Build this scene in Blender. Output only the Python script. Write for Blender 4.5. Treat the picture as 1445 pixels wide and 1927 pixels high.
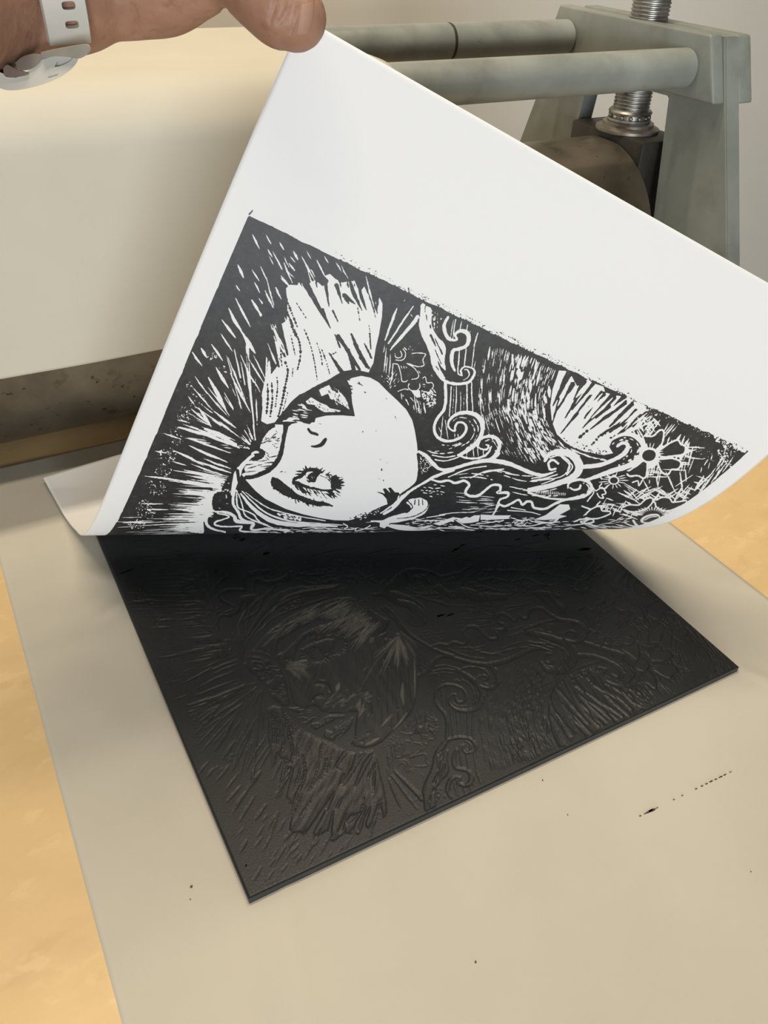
import bpy, bmesh, math
import numpy as np
from mathutils import Vector, Matrix, noise as mnoise
for o in list(bpy.data.objects): bpy.data.objects.remove(o)
SC=bpy.context.scene; COL=SC.collection
# ---------------------------------------------------------------- camera (solved from the block's edges), world, lights, exposure
FPX=1560.0
ROT=np.array([[0.87896923,0.26080641,-0.39924067],[-0.47546328,0.54373493,-0.69158296],[0.03671183,0.79770442,0.60193015]])
CAM=np.array([-0.04817474,-0.18505639,0.35172209])
cd=bpy.data.cameras.new('camera');cam=bpy.data.objects.new('camera',cd);COL.objects.link(cam)
cam.matrix_world=Matrix([[*ROT[i],CAM[i]] for i in range(3)]+[[0,0,0,1]])
cd.sensor_fit='AUTO';cd.sensor_width=36;cd.lens=36*FPX/1927;cd.clip_start=.01;cd.clip_end=50
SC.camera=cam
w=bpy.data.worlds.new('world');SC.world=w;w.use_nodes=True
w.node_tree.nodes['Background'].inputs[0].default_value=(1.0,.93,.82,1);w.node_tree.nodes['Background'].inputs[1].default_value=.11
def area(name,loc,target,sx,sy,energy,col):
    l=bpy.data.lights.new(name,'AREA');l.shape='RECTANGLE';l.size=sx;l.size_y=sy;l.energy=energy;l.color=col
    o=bpy.data.objects.new(name,l);COL.objects.link(o);o.location=loc
    d=Vector(target)-Vector(loc);o.rotation_euler=d.to_track_quat('-Z','Y').to_euler();return o
area('ceiling_lamp_over_press_offscreen',(.15,.56,1.75),(.15,.56,0),1.3,.08,19,(1.0,.86,.66))
area('ceiling_lamp_over_bed_offscreen',(.15,.08,1.75),(.15,.08,0),1.3,.08,12,(1.0,.88,.70))
area('window_behind_camera_offscreen',(-.9,-2.6,.30),(.15,.2,.18),1.5,.55,76,(.88,.94,1.0))
vs=SC.view_settings;vs.view_transform='Standard';vs.look='None';vs.gamma=1;vs.use_curve_mapping=False;vs.exposure=0.0
# ---------------------------------------------------------------- helpers
def ray(p): return ROT@np.array([(p[0]-722.5)/FPX,-(p[1]-963.5)/FPX,-1.0])
def at(px,py,depth): return CAM+ray((px,py))*depth
def onplane(p,z=0.0):
    r=ray(p);return CAM+r*((z-CAM[2])/r[2])
def project(P):
    v=(np.asarray(P)-CAM)@ROT;return np.column_stack([722.5+FPX*v[:,0]/-v[:,2],963.5-FPX*v[:,1]/-v[:,2]])
def tag(o,label=None,cat=None,kind=None,group=None):
    if label:o['label']=label
    if cat:o['category']=cat
    if kind:o['kind']=kind
    if group:o['group']=group
    return o
def empty(name,loc=(0,0,0)):
    o=bpy.data.objects.new(name,None);COL.objects.link(o);o.location=loc;o.empty_display_size=.02;return o
def obj(name,me,mat=None,parent=None,smooth=False):
    if isinstance(me,bmesh.types.BMesh):
        m=bpy.data.meshes.new(name);bmesh.ops.recalc_face_normals(me,faces=me.faces[:]);me.to_mesh(m);me.free();me=m
    o=bpy.data.objects.new(name,me);COL.objects.link(o)
    if mat:me.materials.append(mat)
    if parent:
        o.parent=parent;bpy.context.view_layer.update() if False else None
        o.matrix_parent_inverse=Matrix.Translation(parent.location).inverted()
    if smooth:
        me.polygons.foreach_set('use_smooth',[True]*len(me.polygons))
    return o
def grid_mesh(name,P,nu,nv,mask=None):
    """P (nv*nu,3) row-major; mask (nv-1,nu-1) of faces to keep"""
    me=bpy.data.meshes.new(name);j,i=np.meshgrid(np.arange(nv-1),np.arange(nu-1),indexing='ij')
    if mask is not None:
        k=mask.ravel();j=j.ravel()[k];i=i.ravel()[k]
    a=(j*nu+i).ravel();F=np.column_stack([a,a+1,a+1+nu,a+nu])
    return mesh_np(me,P,F)
def mesh_np(me,P,F):
    used=np.zeros(len(P),bool);used[F.ravel()]=True;idx=np.cumsum(used)-1
    me['_n']=0;P=P[used];F=idx[F]
    me.vertices.add(len(P));me.vertices.foreach_set('co',P.astype(np.float32).ravel())
    me.loops.add(F.size);me.loops.foreach_set('vertex_index',F.astype(np.int32).ravel())
    me.polygons.add(len(F));me.polygons.foreach_set('loop_start',np.arange(0,F.size,F.shape[1],dtype=np.int32))
    me.update(calc_edges=True);del me['_n'];return me,used
def attr(me,name,vals):
    a=me.attributes.new(name,'FLOAT','POINT');a.data.foreach_set('value',np.asarray(vals,np.float32))
def prism(pts,ax,a,b,bev=0.0,seg=2):
    """extrude a 2D outline along axis ax (0=x,1=y,2=z) from a to b"""
    bm=bmesh.new()
    def mk(u,v,t): return [(t,u,v),(u,t,v),(u,v,t)][ax]
    lo=[bm.verts.new(mk(u,v,a)) for u,v in pts];hi=[bm.verts.new(mk(u,v,b)) for u,v in pts];n=len(pts)
    bm.faces.new(lo);bm.faces.new(hi[::-1])
    for i in range(n): bm.faces.new([lo[i],lo[(i+1)%n],hi[(i+1)%n],hi[i]])
    bmesh.ops.recalc_face_normals(bm,faces=bm.faces[:])
    if bev: bmesh.ops.bevel(bm,geom=bm.edges[:],offset=bev,segments=seg,affect='EDGES',profile=.5,clamp_overlap=True)
    return bm
def lathe(prof,axis,center,n=64):
    """prof [(t,r)] revolved round a line along axis through center"""
    bm=bmesh.new();rings=[]
    for t,r in prof:
        ring=[]
        for k in range(n):
            a=2*math.pi*k/n;u,v=r*math.cos(a),r*math.sin(a)
            p=[(t,u,v),(v,t,u),(u,v,t)][axis];ring.append(bm.verts.new((p[0]+center[0],p[1]+center[1],p[2]+center[2])))
        rings.append(ring)
    for a,b in zip(rings,rings[1:]):
        for k in range(n): bm.faces.new([a[k],a[(k+1)%n],b[(k+1)%n],b[k]])
    bm.faces.new(rings[0]);bm.faces.new(rings[-1]);return bm
def shade_auto(o,ang=35):
    me=o.data;me.polygons.foreach_set('use_smooth',[True]*len(me.polygons))
    try: me.set_sharp_from_angle(angle=math.radians(ang))
    except Exception: pass
    return o
# ---------------------------------------------------------------- materials
def new_mat(name):
    m=bpy.data.materials.new(name);m.use_nodes=True;nt=m.node_tree;return m,nt,nt.nodes['Principled BSDF']
def N(nt,t,**k):
    n=nt.nodes.new(t)
    for a,b in k.items():
        if a in n.inputs.keys(): n.inputs[a].default_value=b
        else: setattr(n,a,b)
    return n
def ramp(nt,fac,stops):
    r=nt.nodes.new('ShaderNodeValToRGB');nt.links.new(fac,r.inputs[0]);el=r.color_ramp.elements
    while len(el)<len(stops): el.new(.5)
    for e,(p,c) in zip(el,stops): e.position=p;e.color=(*c,1) if len(c)==3 else c
    return r
def coords(nt,scale=(1,1,1),rot=(0,0,0)):
    tc=nt.nodes.new('ShaderNodeTexCoord');mp=nt.nodes.new('ShaderNodeMapping');mp.inputs['Scale'].default_value=scale;mp.inputs['Rotation'].default_value=rot
    nt.links.new(tc.outputs['Object'],mp.inputs[0]);return mp.outputs[0]
def mixc(nt,fac,a,b,mode='MIX'):
    m=nt.nodes.new('ShaderNodeMix');m.data_type='RGBA';m.blend_type=mode
    for s,v in ((0,fac),(6,a),(7,b)):
        if hasattr(v,'is_output'): nt.links.new(v,m.inputs[s])
        else: m.inputs[s].default_value=v if s==0 else (*v,1)
    return m.outputs[2]
def surface(name,c1,c2,rough=.6,scale=20,detail=6,metal=0,spots=None,bump=None,lo=.35,hi=.65,stretch=(1,1,1),rough2=None,rot=(0,0,0)):
    m,nt,b=new_mat(name);co=coords(nt,stretch,rot)
    n=N(nt,'ShaderNodeTexNoise',Scale=scale,Detail=detail,Roughness=.6);nt.links.new(co,n.inputs[0])
    r=ramp(nt,n.outputs[0],[(lo,c1),(hi,c2)]);c=r.outputs[0]
    for (sc,t0,t1,col) in (spots or []):
        n2=N(nt,'ShaderNodeTexNoise',Scale=sc,Detail=4,Roughness=.55);nt.links.new(co,n2.inputs[0])
        f=ramp(nt,n2.outputs[0],[(t0,(0,0,0)),(t1,(1,1,1))]);c=mixc(nt,f.outputs[0],c,col)
    nt.links.new(c,b.inputs['Base Color']);b.inputs['Metallic'].default_value=metal
    if rough2 is not None:
        rr=ramp(nt,n.outputs[0],[(lo,(rough,)*3),(hi,(rough2,)*3)]);nt.links.new(rr.outputs[0],b.inputs['Roughness'])
    else: b.inputs['Roughness'].default_value=rough
    if bump:
        n3=N(nt,'ShaderNodeTexNoise',Scale=bump[0],Detail=5);nt.links.new(co,n3.inputs[0])
        bp=N(nt,'ShaderNodeBump',Strength=bump[1],Distance=bump[2] if len(bump)>2 else .001);nt.links.new(n3.outputs[0],bp.inputs['Height']);nt.links.new(bp.outputs[0],b.inputs['Normal'])
    return m
M={}
M['paint']=surface('grey_green_machine_paint',(.165,.183,.165),(.235,.255,.228),.42,9,8,spots=[(26,.52,.85,(.115,.12,.105)),(14,.55,.85,(.30,.31,.28)),(200,.74,.80,(.36,.36,.33))],bump=(120,.15,.0006),rough2=.58)
M['bar']=surface('worn_grey_bar_paint',(.205,.222,.198),(.285,.302,.270),.34,14,8,spots=[(22,.54,.85,(.12,.125,.11)),(110,.72,.78,(.08,.08,.07))],bump=(160,.12,.0005),rough2=.5)
M['roller']=surface('rusty_steel_roller',(.11,.092,.068),(.19,.165,.125),.30,14,8,metal=.75,spots=[(60,.58,.70,(.10,.08,.055)),(150,.64,.70,(.05,.04,.03)),(9,.55,.75,(.20,.17,.13))],bump=(90,.2,.0005),rough2=.46)
M['bearing']=surface('black_greasy_iron',(.020,.018,.015),(.045,.038,.03),.5,30,6,metal=.3,bump=(200,.3,.0006))
M['steel']=surface('dull_thread_steel',(.22,.21,.19),(.42,.41,.38),.32,60,5,metal=.9,spots=[(70,.58,.7,(.07,.055,.045))],rough2=.5)
M['washer']=surface('stained_washer_steel',(.20,.18,.15),(.34,.31,.26),.42,50,5,metal=.7,spots=[(40,.55,.7,(.09,.075,.06))])
M['wall']=surface('cream_plaster_wall',(.87,.82,.72),(.90,.85,.75),.9,3,4,bump=(60,.05,.001))
M['floor']=surface('grey_floor',(.16,.15,.14),(.24,.23,.21),.7,6,5)
M['bed']=surface('golden_fibreboard',(.70,.495,.245),(.745,.535,.27),.5,40,7,spots=[(75,.58,.66,(.765,.56,.295)),(50,.60,.68,(.675,.475,.23)),(150,.75,.78,(.50,.34,.17))],stretch=(.75,1.3,1),bump=(300,.08,.0005))
M['news']=surface('beige_newsprint',(.520,.490,.415),(.572,.540,.460),.8,7,5,spots=[(260,.76,.80,(.52,.45,.34))],bump=(900,.06,.0002))
M['draped']=surface('cream_hanging_sheet',(.52,.485,.395),(.565,.53,.435),.85,5,4,bump=(30,.08,.001))
M['skin']=surface('warm_skin',(.28,.145,.092),(.37,.20,.13),.55,40,6,spots=[(120,.60,.72,(.27,.125,.08))],bump=(260,.35,.0012),stretch=(1,1,1))
b=M['skin'].node_tree.nodes['Principled BSDF'];b.inputs['Subsurface Weight'].default_value=.12;b.inputs['Subsurface Radius'].default_value=(.008,.003,.0015);b.inputs['Subsurface Scale'].default_value=1
M['nail']=surface('thumb_nail',(.35,.195,.13),(.39,.225,.155),.6,60,3)
M['strap']=surface('cream_watch_strap',(.46,.44,.38),(.50,.48,.42),.5,30,3)
M['clasp']=surface('brushed_clasp_steel',(.36,.36,.34),(.44,.44,.42),.3,80,3,metal=.85)
M['ink']=surface('dried_ink_fleck',(.02,.018,.015),(.05,.04,.03),.5,60,3)
def paper_shader(nt,b,color):
    """thin printing paper: diffuse plus a little light from behind"""
    if hasattr(color,'is_output'): nt.links.new(color,b.inputs['Base Color'])
    else: b.inputs['Base Color'].default_value=(*color,1)
    tr=nt.nodes.new('ShaderNodeBsdfTranslucent');mx=nt.nodes.new('ShaderNodeMixShader');mx.inputs[0].default_value=.12
    if hasattr(color,'is_output'): nt.links.new(color,tr.inputs[0])
    else: tr.inputs[0].default_value=(*color,1)
    out=[n for n in nt.nodes if n.type=='OUTPUT_MATERIAL'][0]
    nt.links.new(b.outputs[0],mx.inputs[1]);nt.links.new(tr.outputs[0],mx.inputs[2]);nt.links.new(mx.outputs[0],out.inputs[0])
PAPER=(.87,.865,.85)
m,nt,b=new_mat('white_print_paper');b.inputs['Roughness'].default_value=.7;paper_shader(nt,b,PAPER);M['paper']=m
# printed image: ink coverage is stored on the mesh
m,nt,b=new_mat('printed_black_ink');at_=nt.nodes.new('ShaderNodeAttribute');at_.attribute_name='ink';co=coords(nt)
n1=N(nt,'ShaderNodeTexNoise',Scale=260,Detail=6,Roughness=.65);nt.links.new(co,n1.inputs[0])
n2=N(nt,'ShaderNodeTexNoise',Scale=1500,Detail=2);nt.links.new(co,n2.inputs[0])
ad=N(nt,'ShaderNodeMath',operation='MULTIPLY_ADD');nt.links.new(n2.outputs[0],ad.inputs[0]);ad.inputs[1].default_value=.30;nt.links.new(at_.outputs['Fac'],ad.inputs[2])
th=ramp(nt,ad.outputs[0],[(.56,(0,0,0)),(.74,(1,1,1))])
inkc=ramp(nt,n1.outputs[0],[(.35,(.022,.022,.023)),(.62,(.036,.036,.037)),(.74,(.085,.085,.085))])
paper_shader(nt,b,mixc(nt,th.outputs[0],PAPER,inkc.outputs[0]))
rr=ramp(nt,th.outputs[0],[(0,(.7,)*3),(1,(.5,)*3)]);nt.links.new(rr.outputs[0],b.inputs['Roughness'])
bp=N(nt,'ShaderNodeBump',Strength=.25,Distance=.0004);nt.links.new(n1.outputs[0],bp.inputs['Height']);nt.links.new(bp.outputs[0],b.inputs['Normal']);M['print']=m
# inked, carved block
m,nt,b=new_mat('inked_carved_lino');at_=nt.nodes.new('ShaderNodeAttribute');at_.attribute_name='ink';co=coords(nt,(1,1,1))
n1=N(nt,'ShaderNodeTexNoise',Scale=40,Detail=8,Roughness=.6);nt.links.new(co,n1.inputs[0])
n2=N(nt,'ShaderNodeTexNoise',Scale=900,Detail=3);nt.links.new(co,n2.inputs[0])
co2=coords(nt,(260,45,1),(0,0,-.75));n3=N(nt,'ShaderNodeTexNoise',Scale=1,Detail=3);nt.links.new(co2,n3.inputs[0])
top=ramp(nt,n1.outputs[0],[(.3,(.0105,.0118,.0122)),(.7,(.0165,.0180,.0185))])
low=ramp(nt,n3.outputs[0],[(.40,(.0105,.0118,.0122)),(.70,(.020,.0195,.018))])
sa=nt.nodes.new('ShaderNodeAttribute');sa.attribute_name='pale_stroke'
lw=mixc(nt,sa.outputs['Fac'],low.outputs[0],(.105,.098,.082))  # marked gouge strokes get a paler base colour in the cut areas
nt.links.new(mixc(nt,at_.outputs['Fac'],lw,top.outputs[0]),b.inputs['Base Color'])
rr=ramp(nt,n2.outputs[0],[(.3,(.34,)*3),(.7,(.52,)*3)]);nt.links.new(rr.outputs[0],b.inputs['Roughness']);b.inputs['Specular IOR Level'].default_value=.30
bp=N(nt,'ShaderNodeBump',Strength=.35,Distance=.0002);nt.links.new(n2.outputs[0],bp.inputs['Height']);nt.links.new(bp.outputs[0],b.inputs['Normal']);M['lino']=m
M['lino_edge']=surface('dark_lino_edge',(.018,.019,.020),(.028,.029,.030),.5,50,4)

# ---------------------------------------------------------------- room
ZB=-.0045                                   # top of the press bed
def box(name,x0,x1,y0,y1,z0,z1,mat,parent=None,bev=0):
    return obj(name,prism([(x0,y0),(x1,y0),(x1,y1),(x0,y1)],2,z0,z1,bev),mat,parent)
tag(box('floor',-3,3.5,-2.2,1.45,-1.0,-.95,M['floor']),kind='structure')
tag(box('wall_back',-3,3.5,1.35,1.45,-.95,2.2,M['wall']),kind='structure')

# ---------------------------------------------------------------- etching press
XC=.153;YR=.454;RR=.0866
press=tag(empty('etching_press',(XC,YR,-.35)),'grey-green painted etching press with two tie bars and a heavy steel roller','printing press')
def part(name,bm,mat,ang=35,par=None): return shade_auto(obj(name,bm,mat,par or press),ang)
YM=.4575
frame=[(.357,.2645),(.339,.217),(.293,.099),(.235,-.05),(.215,-.18),(.215,-.33)];frame=frame+[(2*YM-a,b_) for a,b_ in frame[::-1]]
gap=[(.4045,.2125),(.392,.124),(.378,.03),(.372,-.12)];gap=gap+[(2*YM-a,b_) for a,b_ in gap[::-1]]
def frame_bm(x0,x1):
    # outline with a window: keyhole polygon split in two halves
    bm=bmesh.new()
    L=[(YM,.2645),*frame[:6],(YM,-.33),(YM,-.12),gap[3],gap[2],gap[1],gap[0],(YM,.2125)]
    Rr=[(YM,.2645),(YM,.2125),gap[7],gap[6],gap[5],gap[4],(YM,-.12),(YM,-.33),*frame[6:]]
    for ol in (L,Rr):
        p=prism(ol,0,x0,x1);t=bpy.data.meshes.new('t');p.to_mesh(t);p.free();bm.from_mesh(t);bpy.data.meshes.remove(t)
    bmesh.ops.remove_doubles(bm,verts=bm.verts[:],dist=1e-5)
    inner=[f for f in bm.faces if all(abs(v.co.y-YM)<1e-5 for v in f.verts)]
    bmesh.ops.delete(bm,geom=inner,context='FACES_ONLY')
    bmesh.ops.recalc_face_normals(bm,faces=bm.faces[:])
    ed=[e for e in bm.edges if len(e.link_faces)==2 and e.calc_face_angle(0)>.5]
    bmesh.ops.bevel(bm,geom=ed,offset=.0012,segments=2,affect='EDGES');return bm
head=[(.340,.218),(.360,.2662),(.556,.2670),(.575,.218)]
def thread(z0,z1,r,pitch,cx,cy):
    prof=[];z=z0
    while z<z1: prof+=[(z,r*.93),(z+pitch*.3,r),(z+pitch*.55,r),(z+pitch*.85,r*.93)];z+=pitch
    return lathe(prof,2,(cx,cy,0),40)
for sgn in (1,-1):
    mx=lambda x: x if sgn>0 else 2*XC-x
    part('side_frame',frame_bm(mx(.5632),mx(.5800)),M['paint'],30)
    part('cross_head_plate',prism(head,0,mx(.5495),mx(.5632),.0022,3),M['paint'],30)
    part('cross_head_plate',prism([(a,b_-.001) for a,b_ in head],0,mx(.5800),mx(.5965),.0022,3),M['paint'],30)
    sx=mx(.5700)
    part('pressure_screw',thread(.182,.345,.0170,.0030,sx,YR),M['steel'],50)
    part('thrust_washer',lathe([(.1735,.0285),(.1745,.0298),(.1768,.0298),(.1776,.0278),(.1790,.0240),(.1813,.0240),(.1820,.022)],2,(sx,YR,0),48),M['washer'])
    tb=part('thrust_bearing',lathe([(.1820,.0200),(.1835,.0206),(.1850,.0200),(.1853,.0175),(.1885,.0175),(.1890,.0198),(.1907,.0204),(.1925,.0190)],2,(sx,YR,0),48),M['steel'])
    for k in range(14):
        a=2*math.pi*k/14;bb=bmesh.new();bmesh.ops.create_icosphere(bb,subdivisions=2,radius=.0020,matrix=Matrix.Translation((sx+.0182*math.cos(a),YR+.0182*math.sin(a),.1869)))
        s=obj('bearing_ball',bb,M['steel'],tb,True);s.matrix_parent_inverse=Matrix.Translation(press.location).inverted()@Matrix.Identity(4)
        s.matrix_parent_inverse=Matrix.Identity(4)
    part('bearing_block',prism([(.4065,.002),(.5085,.002),(.5085,.1742),(.4065,.1742)],0,mx(.5475),mx(.603),.0025,2),M['bearing'],30)
L0,L1=2*XC-.5500,.5500
for y,z,r in ((.3790,.2395,.0151),(.5385,.2413,.0154)):
    tbar=part('tie_bar',lathe([(L0,r*.98),(L0+.002,r),(L1-.0022,r),(L1-.0018,r*.90),(L1,r*.90)],0,(0,y,z),64),M['bar'])
    if y>.45: obj('joint_ring',lathe([(.412,r*1.002),(.4125,r*1.012),(.4145,r*1.012),(.415,r*1.002)],0,(0,y,z),64),M['bearing'],None).parent=tbar
RZ=ZB+RR
part('top_roller',lathe([(2*XC-.560,.03),(2*XC-.5465,.03),(2*XC-.5465,RR-.002),(2*XC-.5450,RR),(.5450,RR),(.5465,RR-.002),(.5465,.03),(.560,.03)],0,(0,YR,RZ),128),M['roller'],40)
part('bottom_roller',lathe([(2*XC-.57,.02),(2*XC-.546,.02),(2*XC-.546,.062),(.546,.062),(.546,.02),(.57,.02)],0,(0,YR,ZB-.020-.062),96),M['roller'],40)
for y0 in (.215,.660): part('foot_rail',prism([(2*XC-.60,-.36),(.60,-.36),(.60,-.33),(2*XC-.60,-.33)],1,y0,y0+.04,.002),M['paint'])
# stand under the press
stand=tag(empty('press_stand',(XC,YR,-.95)),'dark wooden stand under the etching press','stand')
obj('stand_top',prism([(-.45,-.10),(.76,-.10),(.76,.80),(-.45,.80)],2,-.40,-.36,.003),M['floor'],stand)
for x in (-.42,.67):
    for y in (-.08,.72): obj('leg',prism([(x,y),(x+.06,y),(x+.06,y+.06),(x,y+.06)],2,-.95,-.40,.002),M['floor'],stand)
# bed board
bd=box('bed_board',-.225,.531,-.50,.90,ZB-.020,ZB,M['bed'],press,.0012);bd['label']='golden brown fibreboard bed'
# newsprint on the bed
nx,ny=150,200;xs=np.linspace(-.0608,.3670,nx);ys=np.linspace(-.20,.3970,ny);X,Y=np.meshgrid(xs,ys)
Z=np.zeros_like(X)
def dent(x,y,r,a,el=1.0,an=0.0):
    u=(X-x)*math.cos(an)+(Y-y)*math.sin(an);v=-(X-x)*math.sin(an)+(Y-y)*math.cos(an)
    return a*np.exp(-((u/r)**2+(v/(r*el))**2))
for (px,py,r,a,el,an) in [(190,1085,.006,.0009,2.5,.6),(205,1150,.010,.0007,.4,.5),(180,1330,.012,.0005,3,.3),(560,1800,.003,.0006,14,-.25),(1430,1275,.003,.0007,5,.5)]:
    P=onplane((px,py),ZB);Z+=dent(P[0],P[1],r,a,el,an)
me,_=grid_mesh('newsprint_sheet',np.column_stack([X.ravel(),Y.ravel(),Z.ravel()+ZB+.0004]),nx,ny)
news=tag(obj('newsprint_sheet',me,M['news'],None,True),'large beige newsprint sheet lying on the bed under the black block','paper sheet')
sm=news.modifiers.new('thickness','SOLIDIFY');sm.thickness=.0003;sm.offset=-1
rg=np.random.default_rng(3)
def fleck(px,py,r,el,an):
    P=onplane((px,py),ZB+.0006);bm=bmesh.new();vs_=[]
    for k in range(7):
        a=2*math.pi*k/7;q=r*rg.uniform(.6,1.2);u,v=q*el*math.cos(a),q*math.sin(a)
        vs_.append((P[0]+u*math.cos(an)-v*math.sin(an),P[1]+u*math.sin(an)+v*math.cos(an)))
    bm.free();o=obj('ink_fleck',prism(vs_,2,ZB+.0003,ZB+.00062),M['ink'],news);return o
an=math.atan2(-.0480+.0459,.245-.1837)
for t,r,el in [(0,.0004,3),(.05,.0004,3),(.10,.0009,3.4),(.125,.0010,2.6),(.18,.0003,4),(.36,.0003,3),(.45,.0003,3),(.60,.0004,3),(.66,.0004,3.5),(.71,.0004,3),(.76,.0005,3.4),(.81,.0004,4),(.86,.0005,3.4),(.91,.0004,4),(.97,.0003,4)]: fleck(1205+175*t,1535-85*t,r*.8,el,an)
for px,py,r in [(360,1668,.0006),(358,1692,.0003),(895,1810,.0004),(1068,1533,.0003),(1413,1640,.0003),(1021,1468,.0004)]: fleck(px,py,r,1.4,.6)
# sheet hanging over the tie bars
def smooth_path(p,n=6):
    p=np.asarray(p,float);q=np.vstack([2*p[0]-p[1],p,2*p[-1]-p[-2]]);o=[]
    for i in range(1,len(q)-2):
        a,b_,c_,d=q[i-1:i+3]
        for t in np.linspace(0,1,n,endpoint=False): o.append(.5*(2*b_+(c_-a)*t+(2*a-5*b_+4*c_-d)*t*t+(3*b_-a-3*c_+d)*t**3))
    return np.array(o+[q[-2]])
path=[(.5555,.03),(.5553,.12),(.5550,.20)]
for a in np.linspace(0,math.pi*.62,9): path.append((.5385+.0163*math.cos(a),.2413+.0163*math.sin(a)))
path+=[(.49,.2540),(.45,.2545),(.412,.2559),(.392,.2559),(.379,.2554),(.370,.2538),(.3605,.2495),(.353,.2415),(.3475,.2300),(.3455,.2150),(.3460,.1900),(.3485,.1550),(.3535,.1180),(.3590,.0845)]
path=[tuple(q) for q in np.array(path)]
path=np.vstack([np.array(path[:12]),smooth_path(path[11:])[1:]]);s=np.concatenate([[0],np.cumsum(np.linalg.norm(np.diff(path,axis=0),axis=1))])
nu,nv=90,260;ss=np.linspace(0,s[-1],nv);xs=np.linspace(-.225,.262,nu);P=[]
for q in ss:
    y,z=np.interp(q,s,path[:,0]),np.interp(q,s,path[:,1]);fr=max(0,(q-s[-1]+.16)/.16)
    for x in xs:
        wv=.0016*fr*math.sin(x*22+.6)+.0008*fr*math.sin(x*61);P.append((x,y-max(0,.4*wv+.0006*fr),z+.0003*fr*math.sin(x*9)))
me,_=grid_mesh('draped_sheet',np.array(P),nu,nv)
dr=tag(obj('draped_sheet',me,M['draped'],None,True),'cream sheet draped over the tie bars, hanging in front of the roller','paper sheet')
sm=dr.modifiers.new('thickness','SOLIDIFY');sm.thickness=.0005;sm.offset=0

# ---------------------------------------------------------------- linocut drawing (photo pixels -> polygons)
POLY=[]                                    # (points in photo pixels, 0 = bare paper / 1 = ink)
rngA=np.random.default_rng(7)
_T=[0.0,0.0,1.0]
def crop(ox,oy,s): _T[:]=[ox,oy,s]
CA=(180,380,.31834);CB=(180,640,.31834);CC=(500,480,.27682);CD=(500,660,.27682);CE=(760,560,.27682)
CF=(1000,640,.30796);CG=(740,780,.34602);CH=(1060,640,.26298);CI=(1080,760,.24914);CJ=(380,840,.22145);CK=(480,720,.15225);CL=(680,560,.15225)
def smooth(p,n=6):
    p=np.asarray(p,float)
    if len(p)<3: return p
    q=np.vstack([2*p[0]-p[1],p,2*p[-1]-p[-2]]);out=[]
    for i in range(1,len(q)-2):
        a,b,c_,d=q[i-1:i+3]
        for t in np.linspace(0,1,n,endpoint=False):
            out.append(.5*(2*b+(c_-a)*t+(2*a-5*b+4*c_-d)*t*t+(3*b-a-3*c_+d)*t**3))
    out.append(q[-2]);return np.array(out)
def poly(pts,v,jit=0.0,sm=False):
    p=np.asarray(pts,float)
    if sm: p=smooth(np.vstack([p,p[:1]]),5)[:-1]
    p=p*_T[2]+np.array(_T[:2])
    if jit: p=p+rngA.normal(0,jit,p.shape)
    POLY.append((p,v))
def line(pts,v,w=None,jit=.25,sm=True,cap=True):
    """ribbon; pts (x,y) or (x,y,w) in crop units"""
    pts=[tuple(q) if len(q)==3 else (q[0],q[1],w) for q in pts]
    p=smooth(pts,6) if sm and len(pts)>2 else np.asarray(pts,float)
    p=p.copy();p[:,:2]=p[:,:2]*_T[2]+np.array(_T[:2]);ww=np.maximum(p[:,2]*_T[2],.35)/2
    d=np.gradient(p[:,:2],axis=0);d/=np.linalg.norm(d,axis=1)[:,None]+1e-9
    n=np.column_stack([-d[:,1],d[:,0]])
    a=ww+rngA.normal(0,jit,len(ww))*np.minimum(1,ww);b=ww+rngA.normal(0,jit,len(ww))*np.minimum(1,ww)
    L=p[:,:2]+n*np.maximum(a,.15)[:,None];Rr=p[:,:2]-n*np.maximum(b,.15)[:,None]
    if cap:
        s=[p[0,:2]-d[0]*ww[0]*.8];e=[p[-1,:2]+d[-1]*ww[-1]*.8]
        POLY.append((np.vstack([L,e,Rr[::-1],s]),v))
    else: POLY.append((np.vstack([L,Rr[::-1]]),v))
def tap(x1,y1,x2,y2,w,v=0,wa=.25,wb=.25,k=.5):
    """tapered gouge cut"""
    bx_=(x2-x1)*k;by_=(y2-y1)*k;o=rngA.normal(0,.012,2)*np.hypot(x2-x1,y2-y1)
    line([(x1,y1,w*wa),(x1+bx_*.5+o[0]*.5,y1+by_*.5+o[1]*.5,w*(.6+wa*.3)),(x1+bx_+o[0],y1+by_+o[1],w),(x2-(x2-x1)*.2,y2-(y2-y1)*.2,w*(.55+wb*.3)),(x2,y2,w*wb)],v)
def wedge(x1,y1,x2,y2,w1,w2,v):
    line([(x1,y1,w1),((x1+x2)/2,(y1+y2)/2,(w1+w2)*.55),(x2,y2,w2)],v,jit=.35)
def dashes(pts,v,w,dl=14,gap=8,jw=.4,skip=.1):
    p=smooth(pts,12);p=p[:,:2];s=np.concatenate([[0],np.cumsum(np.linalg.norm(np.diff(p,axis=0),axis=1))]);t=rngA.uniform(0,gap)
    while t<s[-1]:
        l=dl*rngA.uniform(.4,1.6);e=min(t+l,s[-1])
        if rngA.random()>skip and e-t>1:
            ts=np.linspace(t,e,4);ww=w*rngA.uniform(1-jw,1+jw)
            line([(np.interp(q,s,p[:,0]),np.interp(q,s,p[:,1]),ww*f_) for q,f_ in zip(ts,(.5,1,1,.5))],v)
        t=e+gap*rngA.uniform(.3,1.7)
def disc(x,y,rx,ry,v,a=0,n=18):
    t=np.linspace(0,2*np.pi,n,endpoint=False);c_,s_=np.cos(a),np.sin(a)
    X=rx*np.cos(t);Y=ry*np.sin(t);poly(np.column_stack([x+X*c_-Y*s_,y+X*s_+Y*c_]),v,.15)
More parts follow.
